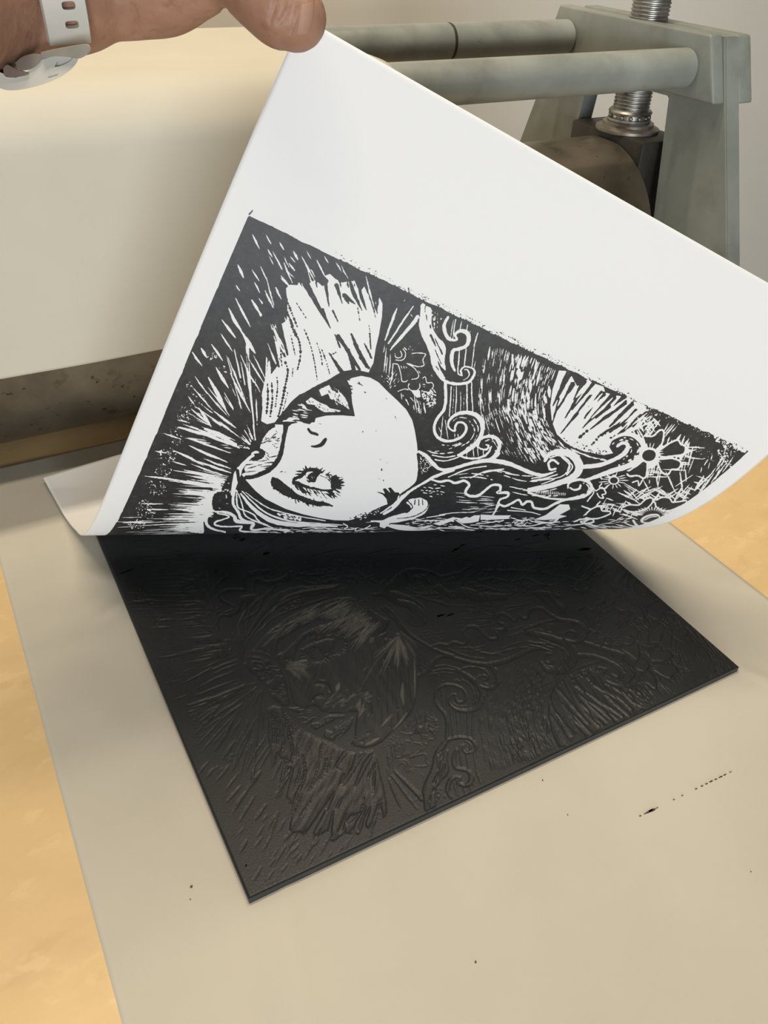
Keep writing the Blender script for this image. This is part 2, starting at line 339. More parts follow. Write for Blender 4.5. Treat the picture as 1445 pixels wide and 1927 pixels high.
def inside(x,y,pg):
    r=False;j=len(pg)-1
    for i in range(len(pg)):
        if (pg[i][1]>y)!=(pg[j][1]>y) and x<(pg[j][0]-pg[i][0])*(y-pg[i][1])/(pg[j][1]-pg[i][1])+pg[i][0]: r=not r
        j=i
    return r
def scatter(pg,n,v,r0,r1,el=1.0,ang=0.0):
    pg=list(pg);xs=[q[0] for q in pg];ys=[q[1] for q in pg];k=0;tries=0
    while k<n and tries<n*20:
        tries+=1;x=rngA.uniform(min(xs),max(xs));y=rngA.uniform(min(ys),max(ys))
        if inside(x,y,pg):
            r=rngA.uniform(r0,r1);disc(x,y,r*el,r,v,ang+rngA.normal(0,.15),7);k+=1
def hatch(pg,ang,sp,w,v,ln=60,skip=.15,jit=.12):
    """short tapered cuts filling a polygon"""
    xs=[q[0] for q in pg];ys=[q[1] for q in pg];cx,cy=sum(xs)/len(xs),sum(ys)/len(ys);R_=max(max(xs)-min(xs),max(ys)-min(ys))
    u=np.array([np.cos(ang),np.sin(ang)]);n=np.array([-u[1],u[0]])
    for o in np.arange(-R_,R_,sp):
        t=-R_+rngA.uniform(0,ln)
        while t<R_:
            l=ln*rngA.uniform(.5,1.4);m=np.array([cx,cy])+n*(o+rngA.normal(0,sp*.2))+u*(t+l/2)
            if inside(m[0],m[1],pg) and rngA.random()>skip:
                a=ang+rngA.normal(0,jit);q=np.array([np.cos(a),np.sin(a)])*l/2
                tap(m[0]-q[0],m[1]-q[1],m[0]+q[0],m[1]+q[1],w*rngA.uniform(.6,1.3),v)
            t+=l*rngA.uniform(1.0,1.3)

def draw_art():
    # ---- rays round the nose, left and upper left (bare cuts in the black)
    crop(0,0,1);fx,fy=483,846
    for i in range(100):
        ph=np.radians(rngA.uniform(90,177));r0=rngA.uniform(14,52)
        Rm=np.interp(np.degrees(ph),[70,85,100,120,150,176],[200,205,205,185,165,150])
        r1=max(r0+25,Rm*rngA.uniform(.45,.98));w=rngA.uniform(2.2,5.2)
        tap(fx+r1*np.cos(ph),fy-r1*np.sin(ph),fx+r0*np.cos(ph),fy-r0*np.sin(ph),w,0,.15,.6,.7)
    for i in range(95):
        ph=np.radians(rngA.uniform(90,176));r0=rngA.uniform(14,60);r1=r0+rngA.uniform(35,130)
        tap(fx+r1*np.cos(ph),fy-r1*np.sin(ph),fx+r0*np.cos(ph),fy-r0*np.sin(ph),rngA.uniform(1.8,4.2),1,.5,.2,.35)
    crop(*CA)
    for q in [(925,190,970,280,12),(1005,190,1042,258,8),(1085,235,1115,287,9),(840,370,875,450,17),(920,395,970,472,9),(970,372,1015,470,8),(825,485,855,530,8),(1015,275,1045,328,9),(1045,290,1105,400,9),(1110,350,1165,485,10),(1168,290,1197,345,14),(1215,310,1250,360,9),(1245,285,1275,340,6),(935,470,972,540,9),(1000,520,1055,635,12),(965,568,1045,700,14),(920,575,972,660,18),(825,565,915,740,14),(785,625,872,785,20),(865,770,943,895,26),(890,810,905,925,18),(745,695,828,805,16),(738,775,810,885,11),(683,840,752,940,14),(622,862,658,922,17),(570,885,630,970,13),(710,975,785,1100,20),(665,1035,770,1225,24),(585,1028,660,1135,9),(775,900,885,1170,9),(855,900,975,1130,10),(795,1010,915,1245,14),(545,1145,585,1200,8),(608,1215,685,1330,18),(565,1225,680,1320,12),(485,1330,640,1378,18),(560,1080,700,1240,8),(640,1335,800,1400,20),(1090,430,1150,505,10),(1140,360,1180,410,12),(1310,350,1360,450,9),(1245,350,1300,450,8),(1000,700,1070,860,8),(1030,690,1130,900,7),(960,790,1010,860,12),(1000,880,1060,970,22),(1060,500,1100,580,10),(900,920,1000,1080,9),(930,900,1010,1060,8)]: tap(*q)
    crop(*CB)
    for q in [(485,515,850,632,20),(640,525,835,615,20),(545,580,800,668,12),(550,622,780,722,16),(460,652,640,740,16),(600,715,815,790,14),(450,715,540,742,8),(400,550,505,585,9),(345,655,420,668,8),(460,770,790,830,11),(290,803,560,838,12),(540,828,745,868,12),(430,830,730,862,9),(490,890,660,905,10),(268,965,400,968,8),(300,1000,430,1002,8),(180,1075,330,1078,9),(480,470,560,490,8),(700,420,830,520,16),(720,560,850,640,14),(560,730,760,800,10),(640,700,800,760,12)]: tap(*q)
    crop(*CA)
    for k in range(46):
        u=rngA.random();x=np.interp(u,[0,1],[985,1110])+rngA.normal(0,28);y=np.interp(u,[0,1],[560,800])+rngA.uniform(-60,190);l=rngA.uniform(50,170);d=rngA.normal(.40,.05)
        tap(x,y,x+l*d,y+l*.92,rngA.uniform(6,15),0,.2,.4,.6)
    for k in range(34):
        x=rngA.uniform(1000,1130);y=rngA.uniform(860,1180);l=rngA.uniform(60,180);tap(x,y,x+l*rngA.normal(-.02,.06),y+l,rngA.uniform(8,18),0,.3,.5,.6)
    crop(*CB)
    # lower rays, almost level, towards the dark knot of hair
    for i in range(110):
        t=rngA.random()**.8;x0=800-170*t;y0=800+335*t;l=rngA.uniform(60,330)*(1-.15*t)
        sl=np.interp(t,[0,.4,1],[.22,.05,-.02]);x1=x0-l
        tap(x1,y0-l*sl,x0-rngA.uniform(-15,40),y0+rngA.normal(0,4),rngA.uniform(4,9),0,.15,.6,.75)
    for t in np.linspace(.25,1,34):
        x0=800-170*t;y0=800+335*t;tap(x0-rngA.uniform(70,140),y0,x0+5,y0+2,10,0,.1,.9,.85)
    # chatter: crumbly texture at the ray ends
    for (x,y,rx,ry,n) in [(520,440,40,50,60),(480,560,45,60,50),(420,680,60,50,70),(400,770,50,40,50),(300,1000,60,60,80),(350,880,70,50,50),(600,350,60,50,40),(690,95,30,25,25),(550,270,20,25,18),(760,170,30,25,20),(250,1090,60,30,40)]:
        for k in range(n):
            a=rngA.uniform(0,6.28);r=np.sqrt(rngA.random());disc(x+rx*r*np.cos(a),y+ry*r*np.sin(a),rngA.uniform(2,6),rngA.uniform(1.2,3),0,rngA.uniform(0,3),6)
    # ---- the big white flash above the face
    crop(*CC)
    poly([(138,225),(165,200),(215,205),(230,180),(262,205),(300,190),(340,170),(395,215),(405,140),(440,130),(470,160),(520,190),(560,180),(600,175),(640,250),(680,200),(700,180),(740,330),(770,280),(795,330),(790,420),(770,540),(750,630),(733,730),(712,775),(700,800),(640,785),(580,778),(525,795),(430,855),(350,915),(250,965),(210,985),(140,1060),(70,1135),(10,1150),(-30,1130),(-20,1000),(0,900),(30,820),(70,770),(110,700),(150,690),(120,560),(110,470),(140,440),(145,330)],0,.5)
    for q in [(268,190,440,498,46,5),(405,190,432,360,26,3),(340,170,350,250,14,3),(230,180,250,220,10,3),(480,200,520,330,30,4),(500,160,512,225,18,3),(530,270,610,335,34,6),(565,190,655,378,40,5),(615,190,685,378,38,6),(640,240,660,300,16,4),(690,200,760,400,46,5),(705,250,748,430,22,3),(760,280,755,390,24,4),(455,375,492,455,14,7),(385,365,440,500,18,4),(540,290,565,330,22,10),(470,540,505,630,10,12),(490,545,640,780,26,20),(580,535,655,700,14,26),(600,600,690,760,20,24),(560,640,600,780,24,26),(670,600,720,700,8,16),(705,530,715,640,10,8),(640,690,700,770,22,20),(430,665,520,800,8,30),(0,330,60,480,60,10),(60,380,150,680,50,12),(-10,420,90,760,60,14),(-40,560,60,760,70,10),(70,440,120,600,26,8),(240,10,420,180,40,20)]: wedge(*q,1)
    for q in [(20,0,65,90,6),(60,0,115,110,7),(120,0,165,95,7),(160,0,205,55,7),(240,0,330,170,12),(280,90,360,320,9),(330,180,380,330,10),(345,30,390,120,12),(395,0,430,60,8),(470,40,520,120,8),(510,60,565,170,7),(5,150,60,360,9),(0,260,40,330,9),(95,150,165,220,9),(150,110,200,160,6),(560,170,590,300,8),(600,170,640,300,14),(660,225,700,380,10),(680,140,740,370,12),(70,215,100,260,10)]: tap(*q)
    for pth,w in [([(70,205),(120,300),(150,400),(200,520),(230,600),(235,690),(215,780)],15),([(110,340),(160,420),(190,520),(215,560)],18),([(130,260),(160,350),(200,450),(215,490)],14),([(205,320),(250,390),(275,430)],10),([(260,500),(300,600),(330,720),(350,850)],10),([(345,590),(375,680),(385,750)],10),([(380,640),(410,720),(435,810)],9),([(440,680),(480,660)],9),([(130,720),(150,790),(130,900),(110,1000),(85,1100)],18),([(75,820),(80,900),(65,1040)],11),([(40,860),(45,980),(30,1100)],13),([(10,850),(15,960),(5,1080)],14),([(150,930),(130,1010),(110,1080)],8),([(185,760),(180,830)],7),([(170,540),(200,680)],8),([(620,330),(640,450)],7),([(700,470),(712,540)],8),([(100,640),(110,760)],12),([(60,620),(80,730)],14)]: dashes(pth,1,w,16,5,.35,.05)
    scatter([(150,700),(420,600),(430,840),(220,960),(100,1080)],60,1,1,3)
    # ---- rays between flash and flower, hair lock, flower (close crop)
    crop(*CL)
    tap(440,130,290,530,32,0,.4,.4,.3);tap(650,95,330,570,26,0,.3,.6,.4);tap(700,230,355,650,46,0,1,.3,.2)
    for q in [(310,600,275,950,16),(330,700,300,960,12),(360,650,340,980,14),(390,820,350,1120,13),(290,560,270,700,10),(600,190,640,250,10)]: tap(*q)
    line([(760,90,60),(780,220,110),(770,330,120),(800,450,120),(850,560,110),(890,700,90),(910,830,80),(960,930,70),(1020,1010,52),(1120,1060,40),(1230,1065,34),(1330,1040,32),(1380,980,30),(1400,920,28),(1380,880,20),(1330,860,18),(1270,855,18),(1230,900,24),(1240,955,22)],0)
    poly([(800,100),(865,150),(870,330),(930,470),(1000,540),(1040,600),(1030,740),(1000,720),(940,600),(880,480),(830,400)],0,.4,True)
    poly([(870,470),(1010,700),(1030,800),(1040,900),(980,840),(930,720)],0,.4,True)
    for q in [(855,460,920,600,34,14),(905,500,1000,700,10,20),(910,640,985,820,12,14),(790,100,785,190,10,6),(800,210,812,290,14,6),(850,340,855,380,20,14),(920,850,960,900,16,8),(975,850,1010,900,16,8),(1030,1000,1110,1040,12,10)]: wedge(*q,1)
    for q in [(910,100,900,380,10),(940,170,935,390,8),(985,250,975,280,14),(870,150,905,400,9),(960,330,960,420,6)]: dashes([(q[0],q[1]),((q[0]+q[2])/2+4,(q[1]+q[3])/2),(q[2],q[3])],0,q[4],40,14)
    line([(1075,235,26),(1025,330,40),(1030,420,46),(1070,500,44),(1130,525,32),(1180,515,30),(1160,470,28),(1180,430,32),(1240,410,44),(1310,440,56),(1325,520,50),(1290,600,42),(1200,635,40),(1135,655,44),(1115,740,48),(1120,820,40),(1155,910,26)],0)
    for q in [(1140,270,1100,500,10),(1165,265,1130,510,14),(1240,290,1215,400,12),(1315,330,1300,400,12),(1355,400,1340,430,10),(1210,660,1190,900,18),(1295,630,1270,850,16),(1440,430,1390,600,16),(1400,560,1365,860,14),(1300,880,1340,960,10),(1410,780,1390,880,10)]: tap(*q[:4],q[4],0,.7,.7)
    line([(1190,900,14),(1200,945,16),(1250,965,12)],0);line([(1270,890,12),(1310,890,14),(1335,940,14),(1310,990,10),(1260,1020,8)],0)
    # flower outlines
    for pts in [[(415,690),(420,730),(450,745),(490,735),(500,700),(480,655)],[(510,630),(545,680),(535,745),(490,775),(415,770)],[(530,615),(560,650)],[(620,690),(690,685),(790,695),(770,740),(760,780),(775,830),(740,850),(680,850),(560,810)],[(390,815),(450,825),(470,880),(490,960),(500,1030),(540,1040),(575,1020)],[(560,810),(640,860),(700,930),(705,980),(680,1000),(620,1010)],[(590,1060),(580,1110),(620,1150),(680,1150),(720,1110),(720,1060)],[(755,995),(790,980),(810,1050),(870,1050),(890,1090),(870,1130)],[(740,1150),(820,1170),(860,1180)],[(450,1160),(530,1130),(580,1140)],[(390,820),(385,900),(380,1000)]]: line([(x,y,11) for x,y in pts],0)
    for q in [(480,830,510,890,10),(510,830,540,890,10),(540,840,570,880,10),(745,1070,800,1075,10),(750,1100,800,1100,8),(590,590,610,620,9),(575,615,590,650,9),(610,640,650,655,8),(690,590,730,540,6),(690,880,740,950,9),(540,560,550,570,8),(860,940,880,990,8),(540,20,520,50,10)]: tap(*q,0)
    hatch([(370,880),(470,900),(470,1060),(340,1150),(330,1050)],-.9,26,10,0,70)
    hatch([(180,920),(380,960),(360,1150),(300,1130),(230,1050)],.75,26,8,0,60)
    poly([(610,1150),(720,1150),(740,1230),(690,1240),(650,1200)],0,.6)
    hatch([(760,1190),(900,1120),(940,1290),(870,1370),(790,1300)],.6,20,13,0,60,.05,.6);hatch([(760,1190),(900,1120),(940,1290),(870,1370),(790,1300)],-.8,24,11,0,60,.1,.4)
    hatch([(480,1140),(860,1240),(760,1440),(640,1440),(560,1330)],1.5,34,10,0,90,.3,.2)
    for q in [(650,1200,690,1440,14),(700,1260,720,1440,14),(770,1290,790,1440,14),(560,1270,590,1340,12),(490,1160,500,1270,12),(540,1240,560,1290,10)]: tap(*q,0)
    # ---- strings, swirls (crop E)
    crop(*CE)
    line([(280,575,20),(285,680,20),(272,760,20),(228,820,20),(206,880,18),(222,940,20),(272,972,20),(340,970,18),(398,940,18),(424,890,18),(405,852,15),(365,850,14),(348,880,15),(345,905,13),(318,895,12),(300,870,14),(312,830,17),(360,792,22),(430,782,26),(492,800,30),(530,850,32),(526,930,26),(480,1000,28),(412,1050,24),(366,1072,18)],0)
    line([(366,1072,14),(440,1092,13),(520,1086,15),(572,1055,14),(595,1010,10)],0)
    for x0,y0,x1,y1,w in [(322,600,308,810,9),(357,600,350,785,7),(385,640,385,775,5),(428,590,430,780,11),(460,575,468,775,9),(340,600,330,790,4),(410,650,405,770,4),(265,800,250,950,6),(280,830,300,960,6),(235,880,260,930,5),(365,925,370,950,6),(345,920,345,955,5),(430,1040,425,1080,5),(470,1020,475,1080,6),(500,1015,505,1075,6),(540,1030,540,1075,6)]: tap(x0,y0,x1,y1,w,0,.7,.7)
    line([(350,905,13),(325,905,9)],0);line([(500,1010,15),(520,962,18),(580,942,20),(635,962,26),(650,1010,24),(622,1070,24),(575,1108,22)],0);line([(495,1010,12),(530,1030,12),(565,1030,15),(575,1005,12),(555,1000,8)],0)
    for pth in [[(440,830),(480,900),(450,970),(390,1010)],[(470,820),(505,890),(480,970),(420,1030)],[(120,1030),(200,1045),(300,1030),(400,990)],[(170,1050),(260,1060),(340,1050)],[(250,1000),(330,1005),(390,985)],[(540,980),(590,965),(610,1000)],[(320,850),(370,815),(430,820)]]: dashes(pth,0,6,40,12)
    line([(100,1045,16),(150,1075,24),(200,1130,26),(250,1168,20),(330,1162,18),(430,1132,20),(560,1108,28),(680,1120,32),(770,1150,26),(860,1190,26),(945,1205,18),(1010,1190,14)],0)
    for pth in [[(210,1100),(280,1110),(370,1085)],[(190,1070),(280,1085),(350,1075)],[(220,1220),(330,1170),(470,1130)],[(300,1220),(440,1165),(560,1145)],[(450,1225),(560,1180),(680,1165)],[(540,1190),(640,1175),(740,1200)],[(610,1100),(650,1060),(620,1040)]]: line([(x,y,8) for x,y in pth],0)
    scatter([(110,1060),(190,1090),(200,1160),(130,1200),(105,1180)],160,0,1.5,3.5)
    # flowing lines of the hair
    tp=[[(500,470),(500,600),(512,760),(545,900),(590,940)],[(575,330),(545,520),(540,700),(575,900),(660,1060)],[(655,330),(625,520),(625,700),(675,900),(780,1100)],[(760,370),(715,540),(700,720),(760,900),(890,1130)],[(850,390),(800,540),(775,720),(830,900),(960,1090)],[(930,430),(880,560),(850,720),(890,880),(990,1040)],[(1030,480),(985,600),(945,740),(970,880),(1080,1010),(1200,1080)]]
    tp=[np.array([[np.interp(t,np.linspace(0,1,len(c_)),[q[k] for q in c_]) for k in (0,1)] for t in np.linspace(0,1,7)]) for c_ in tp]
    for i in range(58):
        u=i/57*(len(tp)-1);k=min(int(u),len(tp)-2);c_=tp[k]*(1-u+k)+tp[k+1]*(u-k);c_=c_+rngA.normal(0,1.5,(1,2))
        dens=np.interp(i,[0,18,30,57],[.45,.4,.25,.15]);dashes(c_,0,np.interp(i,[0,20,30,45,57],[3.6,3.6,5.5,6,5]),np.interp(i,[0,57],[90,60]),np.interp(i,[0,25,57],[30,22,12]),.45,dens)
    for q in [(585,330,570,430,14),(780,480,790,560,34),(860,560,860,640,24),(800,400,770,480,22),(840,640,850,720,20),(710,690,712,790,16),(985,600,990,680,26),(950,660,970,720,24),(585,640,592,720,10),(735,380,740,470,16),(900,420,880,560,14),(930,470,900,600,14),(820,690,830,830,12),(895,640,900,800,10),(940,700,960,840,12)]: tap(*q)
    # ---- white sun on the right with black wedges
    crop(*CF)
    poly([(170,185),(215,190),(240,215),(280,280),(345,240),(375,260),(440,285),(450,320),(500,335),(590,350),(625,375),(690,395),(715,440),(690,480),(650,545),(560,575),(500,590),(470,640),(500,690),(440,700),(330,682),(230,642),(155,580),(125,500),(115,400),(128,300)],0,.5)
    crop(*CH)
    for q in [(40,235,-75,470,46,10),(70,310,-60,520,36,10),(150,290,70,430,40,6),(150,330,10,560,26,8),(215,310,60,500,26,6),(200,400,-20,670,30,8),(270,370,150,560,30,10),(290,380,180,480,40,10),(360,400,135,630,60,6),(330,470,230,560,30,10),(440,440,190,640,46,6),(440,400,300,560,40,14),(490,450,330,620,40,12),(470,560,260,680,18,14),(520,500,420,620,30,10),(500,540,330,660,20,14),(560,540,390,680,30,18),(600,520,500,620,40,20),(-30,420,-80,600,20,8)]: wedge(*q,1)
    for pth in [[(260,680),(230,720),(200,750)],[(420,650),(370,690),(330,700)],[(310,660),(250,690)],[(480,600),(400,670)],[(180,640),(110,700)]]: dashes(pth,1,18,22,8)
    for q in [(50,290,-40,470,24),(95,335,-10,480,40),(190,290,90,410,30),(280,340,110,520,26),(280,380,120,560,26),(355,410,200,560,20),(460,410,260,560,22),(495,430,280,620,24),(585,470,440,590,22),(510,490,400,600,12),(540,520,440,640,14),(610,530,470,670,12)]: tap(*q)
    scatter([(0,690),(120,740),(330,790),(320,830),(150,800),(0,740)],50,1,2,6)
    # ---- waves and spirals at right
    crop(*CF)
    line([(150,575,6),(230,645,7),(330,690,8),(440,715,7),(510,722,5)],1)
    for pth in [[(210,670),(300,700),(420,725)],[(300,690),(380,720),(470,735)],[(320,740),(400,735)],[(230,660),(330,705)]]: dashes(pth,0,8,60,14)
    line([(300,775,26),(420,762,26),(520,722,24),(575,682,28),(588,640,24),(555,628,20),(522,650,16)],0)
    line([(470,655,8),(490,610,14),(550,578,20),(620,580,26),(682,632,36),(675,700,34),(610,760,34),(490,800,30),(400,832,24),(320,860,16)],0)
    for pth in [[(490,640),(540,598),(610,605),(650,640),(645,690),(590,740),(520,770)],[(500,650),(545,610),(600,618)],[(655,640),(660,690),(600,745)],[(600,640),(610,680),(560,730)]]: dashes(pth,0,8,26,14)
    line([(80,740,18),(110,698,26),(170,682,36),(250,702,48),(292,770,50),(262,830,40),(170,872,34),(70,900,30),(-20,915,26)],0)
    line([(165,755,14),(130,732,15),(104,752,15),(115,790,14),(150,785,12)],0)
    for pth in [[(110,720),(170,705),(230,740),(220,800)],[(180,710),(235,770),(190,830),(100,850),(0,860)],[(200,715),(250,770),(215,825)],[(150,800),(80,830),(0,845)],[(160,820),(80,845),(0,858)],[(60,880),(140,850)]]: line([(x,y,8) for x,y in pth],0)
    line([(222,905,9),(230,872,15),(290,852,16),(345,866,18),(368,906,18),(332,950,16),(230,972,15),(120,968,13),(40,950,12),(-20,930,14)],0)
    line([(300,885,13),(290,908,14),(258,914,12),(235,900,9)],0);dashes([(310,870),(345,890),(340,930),(270,955)],0,7,22,10)
    for i in range(17): tap(30+i*11,905+i*1.5,28+i*11,945+i*.5,5,0)
    # flowers
    hat=[(640,545),(740,455),(800,500),(870,540),(960,560),(1010,640),(1000,760),(900,800),(860,870),(690,850),(640,760),(700,640)]
    hatch([(560,560),(640,480),(740,460),(780,540),(700,600),(640,570)],-.75,14,10,0,90,0);hatch([(600,570),(700,470),(800,500),(770,560),(700,600)],1.0,15,10,0,70,0)
    hatch([(760,560),(850,520),(880,540),(800,620)],-.9,15,10,0,90,0);hatch([(800,620),(960,560),(1000,640),(920,720),(800,730)],-1.15,14,10,0,100,0);hatch([(860,660),(1020,640),(1010,770),(880,770)],.08,15,8,0,110,0);hatch([(880,640),(1000,620),(980,780),(900,780)],-1.3,16,8,0,110,0)
    hatch([(690,740),(790,780),(800,830),(690,830)],.1,14,8,0,80,0);hatch([(700,730),(790,780),(790,840),(710,840)],-1.4,14,8,0,80,0)
    poly([(660,660),(700,630),(790,640),(860,660),(770,715),(860,716),(780,745),(740,790),(690,770),(655,740)],0,.4)
    for pg in [[(688,592),(735,592),(760,580),(778,560),(802,558),(796,620),(770,655),(745,668),(712,655),(694,622)],[(782,680),(835,640),(890,616),(908,640),(936,655),(925,692),(870,702),(795,706)],[(772,735),(860,728),(908,750),(892,782),(852,786),(830,816),(795,796)],[(588,808),(640,775),(686,742),(702,760),(692,836),(650,822),(600,825)]]: line([(x,y,22) for x,y in pg+pg[:1]],0);poly(pg,1,.25,True)
    for a in np.radians([-100,-85,-70,-115,-20,-8,5,20,35,-35]): tap(718+45*np.cos(a),703+40*np.sin(a),718+95*np.cos(a),703+80*np.sin(a),6,0)
    disc(718,703,56,48,0,-.2);disc(718,704,42,35,1,-.2)
    disc(503,857,34,26,0);disc(503,857,24,19,1)
    for a in np.radians(np.arange(0,360,24)): tap(503+30*np.cos(a),857+24*np.sin(a),503+rngA.uniform(55,110)*np.cos(a),857+rngA.uniform(35,60)*np.sin(a),6,0)
    for pts in [[(430,850),(415,825),(450,818),(480,838),(505,825),(520,840)],[(430,875),(415,900),(450,905),(470,885)],[(375,900),(395,920),(430,900),(455,935),(430,945),(440,965),(415,960),(400,935)],[(350,900),(380,930),(340,985)],[(615,870),(650,860),(655,890),(680,850),(670,835)],[(420,985),(400,1010),(440,1010)]]: line([(x,y,8) for x,y in pts],0)
    for q in [(680,850,720,925,8),(760,830,775,905,9),(770,905,830,960,7),(820,800,880,935,10),(905,790,925,935,10),(940,790,945,870,9),(770,900,690,930,8),(870,900,990,820,7),(560,870,680,940,8),(530,930,600,960,8),(560,880,640,930,6),(700,835,850,835,8),(720,850,720,880,6),(800,790,950,795,7)]: tap(*q,0)
    hatch([(830,960),(990,870),(1060,830),(1130,760),(1200,700),(1230,720),(1150,840),(1040,920),(930,980)],2.2,16,10,0,110,0,.1);hatch([(900,950),(1000,860),(1060,820),(1120,850),(1030,920),(940,980)],.35,14,9,0,90,0,.1)
    hatch([(540,950),(680,920),(860,930),(860,970),(660,980),(600,1000)],.6,14,10,0,90,0);hatch([(540,950),(680,910),(860,930),(860,980),(660,980)],-.7,14,10,0,100,0)
    hatch([(330,1060),(480,960),(560,1000),(640,1060),(680,1090),(560,1070),(450,1030)],.3,12,9,0,80,0);hatch([(340,1050),(480,970),(620,1040),(660,1080),(450,1050)],-1.0,14,9,0,80,0)
    for pg in [[(552,1028),(600,1010),(660,1010),(700,975),(735,970),(728,1000),(690,1030),(620,1045)],[(760,985),(800,965),(840,970),(865,995),(945,985),(900,1015),(830,1040),(770,1020)],[(320,1080),(370,1035),(415,1020),(430,1045),(480,1055),(400,1085)]]: line([(x,y,18) for x,y in pg+pg[:1]],0);poly(pg,1,.2,True)
    for a in np.radians(np.arange(190,350,11)): tap(740+60*np.cos(a),1075+32*np.sin(a),740+125*np.cos(a),1075+62*np.sin(a),7,0)
    disc(725,1090,62,26,0,-.25);disc(730,1092,50,17,1,-.25);line([(690,1100,6),(730,1080,7),(770,1078,5)],0)
    line([(260,1110,8),(300,1095,9),(370,1095,9),(375,1112,9),(320,1120,8),(300,1108,7),(340,1104,6)],0);hatch([(230,1120),(640,1110),(600,1150),(260,1160)],.1,12,5,0,70,.2)
    hatch([(480,1080),(600,1080),(600,1120),(480,1115)],-.2,10,6,0,50,.1)
    # worn patches along the near border and corner
    for (x,y,rx,ry,n,s) in [(1130,600,20,26,30,5),(1200,650,60,30,70,4),(1270,655,45,25,120,5),(1180,720,40,60,90,4),(1040,560,60,30,40,3),(900,500,120,20,50,3),(1060,700,60,60,50,3),(730,430,40,25,40,4)]:
        for k in range(n):
            a=rngA.uniform(0,6.28);r=np.sqrt(rngA.random());disc(x+rx*r*np.cos(a)+ry*r*np.sin(a)*.3,y+ry*r*np.sin(a)+rx*r*np.cos(a)*.4,rngA.uniform(.5,1.6)*s,rngA.uniform(.3,.9)*s,0,rngA.uniform(-.6,.8),6)
    hatch([(1000,800),(1180,640),(1240,660),(1150,820),(1030,880)],1.95,34,6,0,60,.45)
    # ---- neck, shoulder, shore line, boats, fist (crop G)
    crop(*CG)
    line([(0,500,26),(45,455,20),(100,410,14),(160,375,13),(230,335,16),(330,300,16)],0)
    line([(200,350,10),(250,365,12),(300,358,12),(335,372,13),(385,360,13),(412,382,14),(392,420,14),(415,442,14),(462,440,14),(500,412,13),(535,385,13),(578,385,14),(580,412,14),(565,425,12),(620,425,16),(622,445,12),(585,460,11),(572,482,12),(602,498,12),(640,484,12),(682,464,13),(702,490,12),(725,474,13),(752,476,13),(765,506,13),(825,512,13),(885,482,14),(950,460,12),(1040,440,10)],0)
    for pth in [[(330,330),(420,320),(520,335)],[(350,345),(450,340),(540,355)],[(600,330),(700,360),(800,365)],[(560,310),(680,330),(760,335)],[(620,390),(740,410),(840,400)],[(640,420),(740,440),(860,440)],[(690,410),(800,420),(900,400)],[(800,450),(900,440)]]: dashes(pth,0,5,60,12)
    hatch([(110,420),(190,370),(290,380),(300,440),(180,450)],.1,16,5,0,26,.3);hatch([(320,420),(380,400),(560,450),(540,500),(380,530)],.05,13,4,0,90,.25,.05);hatch([(430,500),(560,490),(540,540),(400,545)],-.15,9,4,0,80,.15,.05)
    line([(578,485,10),(560,515,9),(540,548,9)],0);line([(565,485,5),(545,545,5)],0)
    line([(-60,600,44),(0,562,22),(60,548,26),(110,535,34),(150,505,36),(150,480,26)],0);poly([(70,480),(90,460),(125,455),(160,452),(182,478),(175,515),(130,540),(80,545),(95,505)],0,.3,True)
    line([(118,462,5),(115,490,5)],1);line([(138,460,5),(140,495,5)],1);line([(158,462,5),(160,492,5)],1);line([(80,470,7),(105,500,6),(90,520,6),(70,535,6)],1);line([(150,450,4),(186,470,5),(186,505,5),(150,535,5),(100,556,5),(20,566,4)],1)
    poly([(-20,595),(60,600),(130,612),(220,600),(180,618),(80,622),(0,612)],0,.3)
    for pg in [[(335,558),(372,566),(398,555),(415,560),(440,548),(472,546),(462,580),(420,590),(372,592)],[(476,543),(560,549),(640,548),(622,566),(548,570),(474,572)],[(215,592),(330,556),(342,568),(252,602)],[(765,572),(830,545),(862,520),(905,488),(955,490),(962,515),(905,545),(945,552),(892,568),(820,574)]]: poly(pg,0,.3)
    for pth in [[(480,582),(540,585),(600,575)],[(470,605),(560,608),(640,600)],[(340,575),(400,610),(460,620)],[(640,560),(690,575),(740,570)],[(660,600),(740,605),(820,590)],[(740,575),(800,590),(870,585)],[(250,545),(330,535),(440,530)],[(180,560),(280,545)],[(120,580),(220,575),(330,580)],[(300,610),(380,618)],[(500,622),(700,618),(860,612)],[(620,520),(740,530),(800,545)],[(640,505),(720,520)],[(240,615),(340,620),(440,628)]]: line([(x,y,5) for x,y in pth],0)
    for k in range(150): x=rngA.uniform(60,980);y=rngA.uniform(560,628);tap(x,y,x+rngA.uniform(12,45),y+rngA.normal(0,4),rngA.uniform(2.5,5),0)
    hatch([(650,560),(740,560),(720,600),(650,600)],-.6,9,4,0,30,.1)
    # ---- the face
    crop(*CD)
    line([(65,497,20),(130,420,26),(200,335,24),(280,285,20),(350,243,18),(430,205,18),(490,168,18),(540,146,20),(610,145,22),(690,165,22),(770,202,20),(835,266,20),(900,330,18)],1)
    poly([(150,520),(175,497),(230,487),(300,500),(345,455),(420,440),(520,440),(600,445),(590,380),(585,320),(575,270),(545,205),(590,182),(650,170),(710,182),(770,217),(830,277),(895,337),(955,400),(995,470),(1015,540),(1028,630),(1038,720),(1038,820),(1022,890),(980,930),(925,965),(905,985),(895,1010),(850,1042),(780,1072),(700,1107),(640,1130),(560,1153),(470,1150),(370,1138),(250,1110),(130,1072),(50,1035),(0,1005),(-70,950),(-130,885),(-165,835),(-110,815),(-40,830),(20,820),(75,780),(105,720),(110,640),(130,560)],0,.4)
    crop(*CK)
